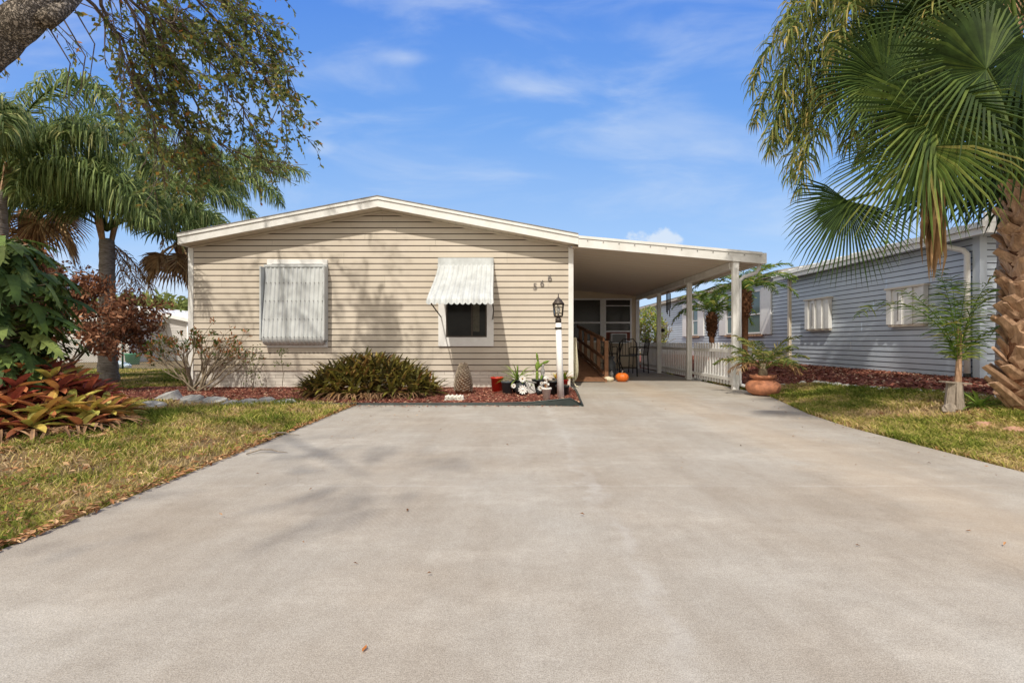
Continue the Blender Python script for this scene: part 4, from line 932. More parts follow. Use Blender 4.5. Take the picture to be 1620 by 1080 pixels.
# ------------------------------------------------------------------ generic branching shrub
def branch(mb, p, d, L, r, depth, tips, spread=.5, grav=0, n=4, kids=3, up=.0, seg=3):
    pts = [V(p)]; q = V(p); dd = V(d).normalized()
    for i in range(seg):
        dd = (dd+rv(.16)+V((0,0,up-grav))).normalized(); q = q+dd*L/seg; pts.append(q.copy())
    mb.tube(pts, [r*(1-.35*i/seg) for i in range(seg+1)], n, False)
    if depth == 0: tips.append((q, dd, pts)); return
    for k in range(kids):
        branch(mb, q if k < kids-1 else pts[-2], (dd+rv(spread)).normalized(), L*R.uniform(.6,.85), r*.65, depth-1, tips, spread, grav, n, kids, up, seg)
sb = G(312,620,.0); t = thing('bare_shrub', 'half bare shrub with pale stems and rusty leaves at the left house corner', 'shrub', sb)
mb = MB(); tips = []
for k in range(17):
    a = R.uniform(0,2*PI); el = R.uniform(.3,1.4); branch(mb, sb+V((R.uniform(-.15,.15),R.uniform(-.1,.1),0)), V((math.cos(a)*math.cos(el),.6*math.sin(a)*math.cos(el),math.sin(el))), .52, .022, 3, tips, .5, 0, 5, 2, .05)
mb.build('stems', M['stem'], t)
mb = MB()
for q, d, pts_ in tips:
    left = q.x < sb.x+.25
    for k in range(R.randint(9,20) if left else R.randint(2,9)): leafquad(mb, q+rv(.05), (d+rv(.9)).normalized(), rv(), R.uniform(.06,.11), .018, R.random()*(.75 if left else 1)+(0 if left else .0))
mb.build('foliage', M['shrub'], t)
for (px, py, top, n_, lab) in ((400,619,545,60,'slender leafy rose stems against the beige wall, left of the other thin plant'),(446,617,552,34,'thin single stem with a tuft of dark leaves under the lowered awning')):
    c = G(px, py, .02); hh = (py-top)*c.y/F; t = thing('thin_plant', lab, 'plant', c); mb = MB()
    st_ = [c, c+V((.03,0,hh*.4)), c+V((-.02,0,hh*.8)), c+V((.0,0,hh))]; mb.tube(st_, .006, 5)
    if n_ > 40: mb.tube([c, c+V((-.06,0,hh*.5)), c+V((-.1,0,hh*.9))], .005, 5)
    mb.build('stem', M['stem'], t); mb = MB()
    for k in range(n_*2):
        tt = R.uniform(.15,1) if n_ > 40 else R.choice((R.uniform(.6,.7), R.uniform(.8,1.0)))
        leafquad(mb, c+V((R.gauss(0,.11 if n_>40 else (.12 if tt < .7 else .05)),R.gauss(0,.05),hh*tt)), rv(), rv(), .055, .017, R.random()*.4)
    mb.build('foliage', M['oakleaf'], t)
# dry low stubs at skirting
# dead brown shrub
dsb = V((-9.75,9.4,0)); t = thing('dead_shrub', 'large dried shrub with dense brown leaves in front of the palm trunk', 'shrub', dsb)
mb = MB(); tips = []
for k in range(9):
    a = R.uniform(0,2*PI); el = R.uniform(.7,1.4); branch(mb, dsb, V((math.cos(a)*math.cos(el),math.sin(a)*math.cos(el),math.sin(el))), 1.15, .03, 3, tips, .6, .0, 4, 3, 0)
mb.build('stems', M['twig'], t)
mb = MB()
for q, d, pts_ in tips:
    for k in range(80):
        f = R.random(); pp = pts_[0].lerp(pts_[-1], f)+rv(.17); leafquad(mb, pp, (d*.4+rv()+V((0,0,-.5))).normalized(), rv(), R.uniform(.08,.14), .03, R.random())
for k in range(7): # sideways sprays to the right
    z = R.uniform(.7,2.3); s0 = dsb+V((.3,-.1,z-.15)); L = R.uniform(1.0,1.75); prev = s0
    for i in range(34):
        q = s0+V((L*i/34, R.uniform(-.03,.03), .25*i/34-.0*(i/34)**2)); leafquad(mb, q, V((R.uniform(-.2,.4),R.uniform(-.4,.4),-1)).normalized(), rv(), .11, .024, R.random()*.5); leafquad(mb, q, V((R.uniform(-.2,.4),R.uniform(-.4,.4),.6)).normalized(), rv(), .08, .02, R.random()*.5)
mb.build('foliage', M['brownleaf'], t)
# lobed-leaf plant, far left
lb = V((-5.75,4.75,0)); t = thing('lobed_leaf_plant', 'tall green plant with deeply lobed drooping leaves at the left edge', 'plant', (-6.3,5.6,0))
def lobed(mb, p, d, L, r):
    d = V(d).normalized(); s = d.cross(V((0,0,1))); s = s.normalized() if s.length > .1 else V((1,0,0)); s = (s+rv(.3)).normalized(); nlo = 4
    pts_ = []; q = V(p); dd = d.copy()
    for i in range(nlo+1): pts_.append(q.copy()); dd = (dd+V((0,0,-.18))).normalized(); q = q+dd*L/nlo
    for i in range(nlo):
        a, b_ = pts_[i], pts_[i+1]; w = L*.12*(1.3-.6*i/nlo); mb.face([a-s*w, a+s*w, b_+s*w*.8, b_-s*w*.8], r)
        for sg in (-1,1):
            l2 = L*.34*(1.05-.5*i/nlo)*R.uniform(.8,1.2); ld = (s*sg*.85+dd*.6).normalized(); c0 = a.lerp(b_,.5); drop = V((0,0,-l2*.28))
            mb.face([c0-dd*w*.75, c0+dd*w*.75, c0+ld*l2*.6+dd*w*.75+drop*.4, c0+ld*l2+drop, c0+ld*l2*.6-dd*w*.4+drop*.4], r)
    mb.face([pts_[-1]-s*L*.06, pts_[-1]+s*L*.06, pts_[-1]+dd*L*.22], r)
mb = MB(); stems = MB()
root = V((-6.35,5.7,0))
stems.tube([root, root+V((.1,-.1,.9)), root+V((.0,-.2,1.7)), root+V((-.1,-.2,2.2))], [.12,.1,.09,.05], 8)
for i in range(330):
    a = R.uniform(0,2*PI); z = R.uniform(.65,2.35); rad = (.68 if z < 1.9 else .68-(z-1.9)*.9)*R.uniform(.35,1)
    q = root+V((.05+rad*math.cos(a), -.15+rad*.8*math.sin(a), z)); o_ = V((math.cos(a), math.sin(a), R.uniform(-1.1,.25)))
    lobed(mb, q, o_, R.uniform(.30,.46), R.random()**1.3*.95)
    if i % 3 == 0: stems.tube([root+V((0,-.15,z-.1)), q], .008, 4, False)
stems.build('stems', M['stem'], t); mb.build('foliage', M['lobed'], t)
# slate stones
stl = ['slate stone tipped up at the left end of the row','flat slate at the row\'s left end, nearest the bromeliads','grey slate right of the tipped-up one','long slate in the middle left of the row','slate in the middle of the row','slate middle right of the row','pale slate before the last of the row','last pale slate at the right end of the row']
for i, (px, py, w, h, tilt) in enumerate(((263,634,34,13,-.35),(240,643,36,5,.12),(301,637,34,9,.0),(338,638,38,7,.04),(361,641,24,4,0),(391,640,32,6,.03),(418,638,28,6,-.05),(450,639,32,4,0))):
    c = G(px, py, .0); k = c.y/F; mb = MB(); hw = w*k*.5; hh = h*k
    n0 = len(mb.v); ring = [(-1,-.5),(-.6,-.9),(.3,-1),(.95,-.6),(1,.3),(.4,.9),(-.5,1),(-1,.5)]
    T = Matrix.Translation(c+V((0,.05,hh*.4))) @ Matrix.Rotation(tilt,4,'Y') @ Matrix.Rotation(R.uniform(-.15,.15),4,'Z') @ Matrix.Rotation(.25,4,'X')
    top = [T@V((a*hw*R.uniform(.85,1.05), b_*.13, hh*.5+R.uniform(-.01,.01))) for a,b_ in ring]; bot = [T@V((a*hw*1.05, b_*.15, -hh*.6)) for a,b_ in ring]
    mb.face(top); [mb.face([bot[j], bot[(j+1)%8], top[(j+1)%8], top[j]]) for j in range(8)]
    tag(mb.build('edging_stone', M['slate'], loc=c), stl[i], 'stone', 'slate stones edging the mulch bed')
# ------------------------------------------------------------------ palms
def ringtrunk(mb, base, top, r0, r1, n=26, lean=0, flare=1.3):
    pts = []; rad = []
    for i in range(n+1):
        t = i/n; p = V(base).lerp(V(top), t)+V((lean*math.sin(PI*t),0,0)); pts.append(p); rad.append((r0+(r1-r0)*t)*(1+(flare-1)*math.exp(-t*9))*(1+(.05 if i%2 else -.02)))
    mb.tube(pts, rad, 14)
def queen(name, label, base, crown, r0, r1, nf, L, specs=(), m='palm', seed=0, dead=2, ll=.62, w=.017, nl=80, lean=0, elr=(-.1,1.35), azr=(0,2*PI), droop=.7):
    t = thing(name, label, 'palm tree', base)
    mb = MB(); ringtrunk(mb, base, crown, r0, r1, lean=lean); mb.build('trunk', M['palmbark'], t)
    mb = MB()
    for k in range(14):
        a = R.uniform(0,2*PI); s = V((math.cos(a),math.sin(a),0)); mb.bar(V(crown)-V((0,0,.25))+s*r1*.6, V(crown)+s*r1*1.6+V((0,0,.55)), .07, .03)
    mb.build('leaf_bases', M['boot'], t)
    for k in range(nf):
        az = azr[0]+(azr[1]-azr[0])*((k*.618)%1); el = elr[0]+(elr[1]-elr[0])*((k+.5)/nf)
        mb = MB(); pinnate(mb, V(crown)+V((0,0,.2)), az+R.uniform(-.2,.2), el, L*R.uniform(.85,1.1), 1.5+.5*R.random(), nl, ll, w, droop, .75, .16, (0,.9), stem=.028); mb.build('frond', M[m], t)
    for (az, el, l, bend) in specs:
        mb = MB(); pinnate(mb, V(crown)+V((0,0,.2)), az, el, l, bend, nl, ll, w, droop, .7, .16, (0,1), stem=.028); mb.build('frond', M[m], t)
    for k in range(dead):
        a = R.uniform(0,2*PI); mb = MB(); pinnate(mb, V(crown), a, -.7, L*.6, .9, 60, .35, .012, 1.2, .5, .1, (0,1), stem=.02); tag(mb.build('frond', M['deadfrond'], t), 'dead brown frond')
    return t
A = math.radians
# left centre queen palm
cr = P(169, 378, 11.6)
queen('queen_palm', 'tall green palm with a ringed grey trunk left of the beige house', G(171,605), cr, .19, .15, 7, 3.7, [(A(100),1.25,4.2,1.9),(A(0),.75,3.8,2.0),(A(180),.95,3.9,2.0),(A(-30),.9,3.6,2.2),(A(200),1.2,4.0,1.8),(A(-80),1.0,3.2,2.2),(A(-60),1.25,4.0,2.0),(A(250),.9,3.4,2.2),(A(-100),1.3,3.9,2.1),(A(30),1.1,4.0,2.0)], dead=3, elr=(.5,1.4), ll=.85, droop=1.6, nl=190, w=.0145)
# far left queen palm: crown near left edge
queen('queen_palm', 'palm at the left edge with long drooping fronds above the lobed plant', (-10.4,9.3,0), P(-5,300,9.3), .17, .14, 6, 3.6, [(A(0),.9,3.8,2.0),(A(-15),1.25,4.1,2.1),(A(20),1.1,3.9,2.0),(A(-40),.9,3.4,2.0),(A(5),.35,3.0,1.5)], dead=2, elr=(.3,1.35), ll=.85, droop=1.6, nl=190, w=.0145)
# palm behind the house's left corner
queen('queen_palm', 'bushy palm rising behind the left end of the beige roof', (-9.6,14,0), P(313,322,14), .17,.14, 6, 3.2, [(A(0),.75,3.6,1.25),(A(10),1.25,3.2,2.2),(A(-60),1.3,2.8,2.4),(A(180),1.0,3.0,2.3)], dead=2, elr=(.6,1.45), ll=.8, droop=1.6, nl=180, w=.014)
# fan palms
def fanpalm(label, base, crown, r, specs, dead=6, Rad=.9, green=6, lean=0, deadr=None):
    t = thing('fan_palm', label, 'palm tree', base); mb = MB(); ringtrunk(mb, base, crown, r*1.1, r, lean=lean); mb.build('trunk', M['fibre'], t)
    cr = V(crown)
    for k in range(green):
        a = k*2.4+.5; el = R.uniform(.3,1.3); d = V((math.cos(a)*math.cos(el),math.sin(a)*math.cos(el),math.sin(el))); mb = MB(); fanleaf(mb, cr, cr+d*Rad*.8, (d+V((0,0,-.3))), V((0,0,1))+rv(.3), Rad, 30, droop=.4); mb.build('leaf', M['fan'], t)
    for k in range(dead):
        a = k*2.4; d = V((math.cos(a),math.sin(a),R.uniform(-.9,.0))).normalized(); mb = MB(); fanleaf(mb, cr, cr+d*Rad*.7, (d*.6+V((0,0,-.8))), d+rv(.3), Rad*.8, 26, span=3.6, droop=.35, rl=(0,1)); tag(mb.build('leaf', M['deadfrond'], t), 'dead straw coloured fan leaf')
    return t
fanpalm('fan palm with straw coloured dead leaves beside the left roof corner', (-8.2,12.6,0), P(284,385,12.8), .16, (), dead=9, Rad=.95, green=5, lean=.1)
fanpalm('fan palm with brown hanging leaves behind the lobed plant at the left', (-12.0,11.4,0), P(48,335,11.5), .22, (), dead=8, Rad=1.0, green=7)
# right: queen palm behind the big fan palm
cq = V((7.75,7.1,5.7))
queen('queen_palm', 'tall palm behind the big fan palm, its yellowing fronds hanging at the upper right', (7.9,7.2,.3), cq, .16, .13, 7, 3.6, [(A(178),.95,4.3,2.15),(A(170),.45,4.4,1.75),(A(186),.7,4.4,1.9),(A(192),1.15,4.2,2.1),(A(200),.2,4.0,1.5),(A(165),1.25,4.4,2.0),(A(205),.85,4.2,2.0),(A(176),.1,3.9,1.3),(A(182),.6,4.6,2.1),(A(174),.25,4.3,1.6),(A(188),-.05,3.7,1.3),(A(196),.55,4.3,1.9),(A(168),.8,4.6,2.2),(A(210),.4,3.8,1.8),(A(180),-.25,3.2,1.1),(A(192),-.3,3.0,1.1),(A(178),.1,4.5,1.6),(A(184),.0,4.7,1.5),(A(180),.3,4.8,1.8)], m='palmyellow', dead=1, elr=(.7,1.4), azr=(-PI/2,PI/2), ll=.75, droop=1.7, nl=170, w=.0115)
# big fan palm with boots
bp_ = V((6.22,5.45,.12)); bc = V((6.22,5.45,2.85))
t = thing('fan_palm', 'big fan palm with a criss-cross booted trunk at the right edge', 'palm tree', bp_)
mb = MB(); mb.tube([bp_+V((0,0,-.2)), bp_+V((0,0,.15)), bp_+V((0,0,.6)), bc+V((0,0,.3))], [.24,.2,.2,.17], 16); mb.build('trunk', M['fibre'], t)
mb = MB(); nb = 175
for i in range(nb):
    tt = i/nb; z = .2+tt*2.65; a = i*2.39996; o_ = V((math.cos(a),math.sin(a),0)); s_ = V((-math.sin(a),math.cos(a),0)); p = bp_+V((0,0,z-.12))+o_*.16
    out = (.50 if z < .8 else .34)+R.uniform(-.08,.12); L = R.uniform(.20,.31)*(1.3 if z < .7 and R.random() < .35 else 1); lean_ = R.choice((-.55,.55))+R.uniform(-.1,.1)
    ax = (o_*out+V((0,0,1))+s_*lean_+rv(.12)).normalized(); sd = (s_-ax*s_.dot(ax)).normalized(); nn = ax.cross(sd).normalized()
    if nn.dot(o_) < 0: nn = -nn
    w0, w1, th = .115, .062, .024; cut = R.uniform(-.02,.02)
    def sec(q, w, tk, sk=0): return [q-sd*w, q-sd*w*.5+nn*tk, q+sd*w*.5+nn*tk+ax*sk, q+sd*w+ax*sk, q+sd*w*.5-nn*tk*.6+ax*sk, q-sd*w*.5-nn*tk*.6]
    curl = nn*R.uniform(.0,.05)
    s0, s1, s2 = sec(p, w0, .016), sec(p+ax*L*.55+curl*.2, w1*1.25, th), sec(p+ax*L+curl, w1, th*.8, cut)
    for A_, B_ in ((s0,s1),(s1,s2)):
        for j in range(6): mb.face([A_[j], A_[(j+1)%6], B_[(j+1)%6], B_[j]])
    mb.face(s2)
mb.build('boots', M['boot'], t)
cam_dir = lambda p: (V((0,0,H))-V(p)).normalized()
def fl(px, py, D, dpx, dpy, Rad, tilt=V((0,0,0)), rl=(0,.8), droop=.35, span=4.6, n=52, m='fan', cro=None):
    hub = P(px, py, D); main = V((dpx, 0, -dpy)).normalized(); nrm = cam_dir(hub)+tilt; mb = MB(); fanleaf(mb, cro or bc+V((0,0,.15)), hub, main+tilt*.3, nrm, Rad, n, span, droop, rl, pet=.024); return mb.build('leaf', M[m], t)
fl(1478,192,4.75, -1,-.35, 1.22, V((.2,0,.9)), (.2,.9), .30, 3.6)
fl(1462,232,4.6, -.5,1, .98, V((-.3,0,.3)), (.35,1), .35, 3.4)
fl(1342,318,4.9, -.55,.9, .80, V((.3,0,-.2)), (0,.5), .25, 3.4)
fl(1400,128,5.2, -.8,-.5, .95, V((0,0,.8)), (.2,.8), .25, 4.0)
fl(1560,110,4.6, -1,-.2, 1.15, V((.1,0,.8)), (.1,.8), .35, 3.8)
fl(1625,70,4.9, -.7,.7, 1.25, V((-.2,0,.0)), (.0,.4), .35, 4.2)
fl(1600,-20,5.3, -.6,-.5, 1.1, V((0,0,.6)), (0,.8), .3, 4.2)
fl(1490,40,5.8, -.6,-.3, 1.1, V((0,0,.5)), (0,.7), .3, 4.2)
fl(1530,235,6.1, -.5,.8, .9, V((0,0,.1)), (0,.35), .4, 4.4)
fl(1480,180,4.62, .1,1, .8, V((.2,0,.1)), (.0,1), .5, 4.4)
for (px_, py_, D_, dx_, dy_, R_) in ((1540,60,5.9,-.8,.2,1.1),(1590,150,5.9,-.4,.9,1.1),(1420,60,6.0,-.7,.3,.9),(1560,-60,5.6,-.6,.2,1.1),(1640,160,5.0,-.3,.9,1.0),(1500,120,6.2,-.3,1,1.0),(1610,215,6.3,.1,1,.9)):
    fl(px_, py_, D_, dx_, dy_, R_, V((R.uniform(-.3,.3),0,R.uniform(0,.5))), (0,.5), .35, 4.2)
for k in range(9):
    a = -1.3+k*.33; el = R.uniform(.0,1.2); d = V((math.cos(a)*math.cos(el),math.sin(a)*math.cos(el)*1.0,math.sin(el))); mb = MB(); fanleaf(mb, bc, bc+d*1.3, d+V((0,0,-.3)), V((0,0,1))+rv(.3), 1.05, 36, droop=.4); mb.build('leaf', M['fan'], t)
# dead hanging frond
mb = MB(); top = P(1475,235,5.2)
for k in range(110):
    a = R.uniform(0,2*PI); r_ = R.uniform(0,.085); l = R.uniform(.7,1.35); q = top+V((r_*math.cos(a),r_*math.sin(a),R.uniform(-.25,.05))); s = 1+R.uniform(-.15,.15)
    mb.strip([q, q+V((.02*s,0,-l*.4)), q+V((.05*(s-1)+r_*.6*math.cos(a),0,-l*.8)), q+V((.1*(s-1)+R.uniform(-.03,.03),0,-l))], [.012,.02,.014,0], V((math.cos(a*3),math.sin(a*3),0)), R.random()*.8)
mb.tube([bc+V((0,0,.1)), bc.lerp(top,.5)+V((0,0,.15)), top], .02, 6, False, .3)
tag(mb.build('leaf', M['deadfrond'], t), 'dead brown leaf hanging folded downward')
# epiphyte leftovers: base debris
# sapling on stand
sp_ = P(1516,661,5.95); sp_.z = gh(sp_.x,5.95)
t = thing('palm_sapling', 'young feathery palm rising from a weathered wooden stand', 'palm tree', sp_)
c = sp_; mb = MB(); mb.tube([c+V((-.01,0,.0)), c+V((.0,.0,.45)), c+V((.02,0,.9)), c+V((.01,0,1.1))], [.045,.035,.025,.015], 8); mb.build('trunk', M['boot'], t)
for (az, el, l, b_, ) in ((A(178),1.35,1.75,2.1),(A(-40),1.5,1.25,.5),(A(100),1.52,1.3,.3),(A(10),1.42,1.15,.8),(A(-120),1.5,1.1,.5),(A(165),1.4,1.2,.9),(A(-10),1.2,.9,1.3),(A(60),1.5,1.25,.4)):
    mb = MB(); pinnate(mb, c+V((0,0,.6)), az, el, l, b_, 34, .34, .0075, .35, .2, .05, (0,1), stem=.009, ang=1.25); mb.build('frond', M['palmlight'], t)
c = P(1510,661,5.85); c.z = gh(c.x,5.85)
t = thing('wooden_stand', 'weathered grey stump with a small board on top, under the palm sapling', 'stand', c)
mb = MB()
for k in range(7):
    a = k*.9; mb.bar(c+V((.10*math.cos(a),.08*math.sin(a),-.03)), c+V((.05*math.cos(a+.3),.05*math.sin(a),.40)), .06, .03, V((math.cos(a),math.sin(a),0)))
mb.rock(c+V((-.09,-.03,.05)), .08,.07,.08, 4); mb.build('stump', M['woodgrey'], t)
mb = MB(); mb.bar(c+V((-.16,0,.41)), c+V((.16,-.02,.385)), .10, .02); mb.build('board', M['woodgrey'], t)
# small bromeliad, boulders
c = P(1550,664,5.75); c.z = gh(c.x,5.75)+.04; mb = MB(); rosette(mb, c, 26, .30, .018, .2, 1.4, lambda: R.random()*.6, .8); tag(mb.build('agave', M['green'], loc=c), 'small spiky green bromeliad between the wooden stand and the big palm', 'plant')
for i, (px, py, s, lab) in enumerate(((1561,679,.13,'flat pinkish stone on the grass near the big palm, left of the other'),(1612,688,.14,'pinkish boulder at the right edge, below the big palm'),(1583,683,.07,'small grey stone between the two pink ones'))):
    c = G(px, py, .06); mb = MB(); mb.rock(c+V((0,0,.01)), s*1.3, s*.9, s*.5, i+11); tag(mb.build('boulder', M['pink' if i < 2 else 'slate'], loc=c), lab, 'stone')
# stones edging the right bed
y = 5.9; i = 0
while y < 13.2:
    x = bed_in(y)-.02+R.uniform(-.03,.03); s = R.uniform(.04,.085); mb = MB(); mb.rock((x,y,gh(x,y)+.03), s, s*1.2, s*.55, i+30, n=8); i += 1
    tag(mb.build('edging_stone', M['pale'], loc=(x,y,gh(x,y))), 'small pale stone edging the mulch bed beside the blue grey house', 'stone', 'pale stones edging the right mulch bed'); y += s*1.7+R.uniform(.06,.14)
# potted palm
c = G(1207,625); c.z = .0
t = thing('terracotta_planter', 'round squat terracotta planter by the front carport post', 'planter', c)
mb = MB(); mb.lathe(c, [(0,0),(.16,0),(.27,.06),(.315,.15),(.30,.23),(.22,.29),(.17,.31),(.19,.33),(.235,.345),(.24,.40),(.225,.40),(.2,.36),(0,.35)], 26, jit=.004); mb.build('pot', M['terra'], t)
mb = MB(); mb.tube([c+V((0,0,.33)), c+V((0,0,.5)), c+V((0,0,.62))], [.10,.07,.05], 10); mb.build('stems', M['stem'], t)
for k in range(15):
    az = k*2.4; el = .55+.9*(k/15); mb = MB(); pinnate(mb, c+V((.03*math.cos(az),.03*math.sin(az),.5)), az, el, R.uniform(.75,1.0), 1.2, 26, .22, .010, .35, .25, .22, (0,1), stem=.008); mb.build('frond', M['palmyellow'], t)
for k in range(4):
    mb = MB(); az = (A(0),A(200),A(175),A(-30))[k]; pinnate(mb, c+V((0,0,.5)), az, .7, .75, 1.9, 20, .16, .008, .6, .3, .25, (0,.6), stem=.008); tag(mb.build('frond', M['deadfrond'], t), 'dry brown frond')
# small rock near drain
c = G(1166+22,603); 
# pygmy date palms
def pygmy(label, x, y, ztop, L, seed):
    z0_ = gh(x,y); t = thing('date_palm', label, 'palm tree', (x,y,z0_), 'pygmy date palms along the neighbour\'s wall'); mb = MB()
    mb.tube([(x,y,z0_),(x,y,z0_+.5),(x,y,ztop-.75),(x,y,ztop-.5),(x,y,ztop-.15),(x,y,ztop)], [.08,.07,.085,.16,.17,.08], 12); mb.build('trunk', M['fibre'], t)
    mb = MB()
    for i in range(60):
        a = i*2.4; z = ztop-.8+.75*i/60; o_ = V((math.cos(a),math.sin(a),0)); rr = .09+.08*math.sin(PI*min(1,i/60*.9)); mb.bar(V((x,y,z))+o_*rr*.8, V((x,y,z+.06))+o_*(rr+.045), .045,.02)
    mb.build('leaf_bases', M['fibre'], t)
    for k in range(20):
        az = k*2.4+seed; el = .45+1.0*k/20; mb = MB(); pinnate(mb, V((x,y,ztop-.05)), az, el, L*R.uniform(.85,1.1), 1.7, 44, .26, .011, .25, .2, .15, (0,1), stem=.012); mb.build('frond', M['palmlight'], t)
pygmy('small date palm with a stout brown trunk seen above the picket fence', 6.32, 14.4, 1.98, 1.5, 0)
pygmy('small date palm half hidden behind the front carport post', 6.45, 12.6, 2.5, 1.5, 1)
# variegated bush by far end of carport
c = V((5.9,19.5,gh(5.9,19.5))); t = thing('bush', 'green and yellow leafy bush beyond the far end of the carport', 'bush', c); mb = MB(); tips = []
for k in range(8):
    a = k*.8; branch(mb, c, V((math.cos(a)*.5,math.sin(a)*.5,1)), .95, .03, 2, tips, .5, 0, 4, 3)
mb.build('stems', M['stem'], t); mb = MB()
for k in range(2600):
    d = rv(); q = c+V((d.x*.75*R.random()**.3, d.y*.7*R.random()**.3, 1.35+d.z*1.15*R.random()**.3)); leafquad(mb, q, rv(), rv(), .12, .035, min(1,max(0,.45+.35*noise.noise(q*2.5)+R.uniform(-.3,.4))))
mb.build('foliage', M['rosy'], t)
# ------------------------------------------------------------------ neighbour house (right)
nh = thing('neighbour_house', 'blue grey sided house with white trim on the right', 'house', (8.5,8.3,.33))
XN, YN = 8.5, 8.27
mb = MB(); gm = MB(); siding(mb, (XN,0,0), (0,1,0), (-1,0,0), .36, 3.05, lambda z: (YN, 13.9), .118, .014, gm); siding(mb, (0,YN,0), (1,0,0), (0,-1,0), .36, 3.3, lambda z: (XN, 16), .118, .014, gm); mb.build('siding_wall', M['siding_blue'], nh); gm.build('lap_shadow_strips', M['lapshadowblue'], nh)
mb = MB(); gm = MB(); siding(mb, (8.72,0,0), (0,1,0), (-1,0,0), .72, 3.25, lambda z: (13.9, 34), .118, .014, gm); gm.build('lap_shadow_strips', M['lapshadowblue'], nh); mb.build('siding_wall', M['siding_blue'], nh)
mb = MB(); mb.box((8.73,13.95,.2),(8.78,34,.718)); mb.build('skirting', M['skirt_side'], nh)
mb = MB(); mb.box((XN+.02,13.9,.2),(9.4,13.94,3.0)); mb.build('end_wall', M['siding_blue'], nh)
mb = MB()
for yc in (14.6,):
    for i in range(5): mb.box((8.71,19.0+.0,.40+i*.05),(8.728,19.5,.43+i*.05))
mb.build('vent', M['whiteclean'], nh)
mb = MB(); mb.box((XN-.03,YN-.03,.34),(XN+.10,YN+.10,3.05)); mb.build('corner_trim', M['siding_blue'], nh)
mb = MB(); mb.box((XN-.02,13.82,.36),(XN+.0,13.98,3.0)); mb.box((XN-.06,13.86,.45),(XN-.021,13.95,3.0)); tag(mb.build('corner_trim', M['soffit'], nh), 'cream corner strip')
mb = MB(); mb.box((XN-.065,13.85,.36),(XN-.022,13.96,.5)); mb.build('drain_boot', M['blackmetal'], nh)
# roof/fascia near section
mb = MB(); xf = XN-.3
mb.box((xf,YN-.35,2.93),(xf+.03,14.3,3.04)); mb.box((xf-.05,YN-.38,3.043),(xf+.03,14.32,3.14)); mb.box((xf+.03,YN-.35,2.95),(16,YN-.32,3.3)); mb.build('fascia', M['white'], nh)
mb = MB(); mb.box((xf+.031,YN-.318,2.96),(XN+.03,14.28,2.975)); mb.build('soffit', M['siding_blue'], nh)
mb = MB()
c8 = [(xf-.02,YN-.36,3.143),(xf-.02,14.3,3.143),(12,14.3,3.75),(12,YN-.36,3.75)]; mb.face(c8); mb.face([(xf-.02,YN-.36,3.143),(12,YN-.36,3.75),(12,YN-.36,3.3),(xf-.02,YN-.36,3.12)])
for i in range(14): yy = YN-.3+i*.5; mb.bar((xf-.02,yy,3.155),(12,yy,3.762), .04, .03)
mb.build('roof', M['white'], nh)
mb = MB(); xg = 8.72-.3; mb.box((xg,14.35,3.16),(xg+.03,34.3,3.30)); mb.box((xg+.03,14.35,3.2),(8.9,34.2,3.215)); mb.build('fascia', M['soffit'], nh)
mb = MB(); mb.face([(xg-.03,14.33,3.305),(xg-.03,34.4,3.305),(12.5,34.4,4.0),(12.5,14.33,4.0)]); mb.face([(xg-.03,14.33,3.305),(12.5,14.33,4.0),(12.5,14.33,3.1),(xg-.03,14.33,3.2)]); mb.build('roof', M['shingle'], nh)
# hurricane panels
for (yn, yf, zb2, zt2, lab) in ((12.06,13.04,1.40,2.20,'farther of the two ribbed storm panels'),(9.27,10.2,1.42,2.19,'nearer of the two ribbed storm panels')):
    mb = MB(); k = 7; zz0, zz1 = zb2, zt2
    for i in range(k):
        a = yn+(yf-yn)*i/k; b_ = yn+(yf-yn)*(i+1)/k; off = .10 if i%2 == 0 else .075
        mb.box((XN-off-.02,a,zz0),(XN-.02,b_-.004,zz1))
    hp = mb.build('storm_panel', M['white'], nh); tag(hp, lab)
    mb = MB(); mb.box((XN-.14,yn-.03,zz1),(XN-.002,yf+.03,zz1+.04)); mb.box((XN-.09,yn+.02,zz0-.05),(XN-.002,yf-.02,zz0)); mb.build('panel_track', M['soffit'], hp)
    mb = MB()
    for zz in (.12,.3,.5,.68): mb.box((XN-.135,yf-(yf-yn)*.34-.012,zz0+zz*(zz1-zz0)/.8),(XN-.118,yf-(yf-yn)*.34+.012,zz0+zz*(zz1-zz0)/.8+.02))
    mb.box((XN-.126,yf-(yf-yn)*.34-.018,zz0+.08),(XN-.1205,yf-(yf-yn)*.34+.018,zz1-.08))
    mb.build('bolt', M['statue'], hp)
# windows of neighbour
def nwin(yn, yf, z0_, z1_, lab, n=2):
    X = 8.72; mb = MB(); w = .05
    mb.box((X-.06,yn,z0_),(X-.015,yn+w,z1_)); mb.box((X-.06,yf-w,z0_),(X-.015,yf,z1_)); mb.box((X-.06,yn+w,z1_-w),(X-.015,yf-w,z1_)); mb.box((X-.06,yn+w,z0_),(X-.015,yf-w,z0_+w))
    mb.box((X-.055,yn+w,z0_+(z1_-z0_)*.44),(X-.02,yf-w,z0_+(z1_-z0_)*.44+.04))
    for i in range(1,n): q = yn+(yf-yn)*i/n; mb.box((X-.058,q-.05,z0_+w),(X-.018,q+.05,z1_-w))
    wn = mb.build('window', M['whiteclean'], nh); tag(wn, lab)
    mb = MB(); mb.box((X-.03,yn+w,z0_+w),(X-.026,yf-w,z1_-w)); mb.build('pane', M['glassgreen'], wn)
    for a, b_ in ((yn-.62,yn-.03),(yf+.03,yf+.62)):
        mb = MB(); mb.box((X-.07,a,z0_-.03),(X-.02,b_,z1_+.05)); mb.build('shutter', M['whiteclean'], wn)
    mb = MB(); mb.box((X-.10,yn-.1,z0_-.09),(X-.02,yf+.1,z0_-.033)); mb.build('sill', M['boot'], wn)
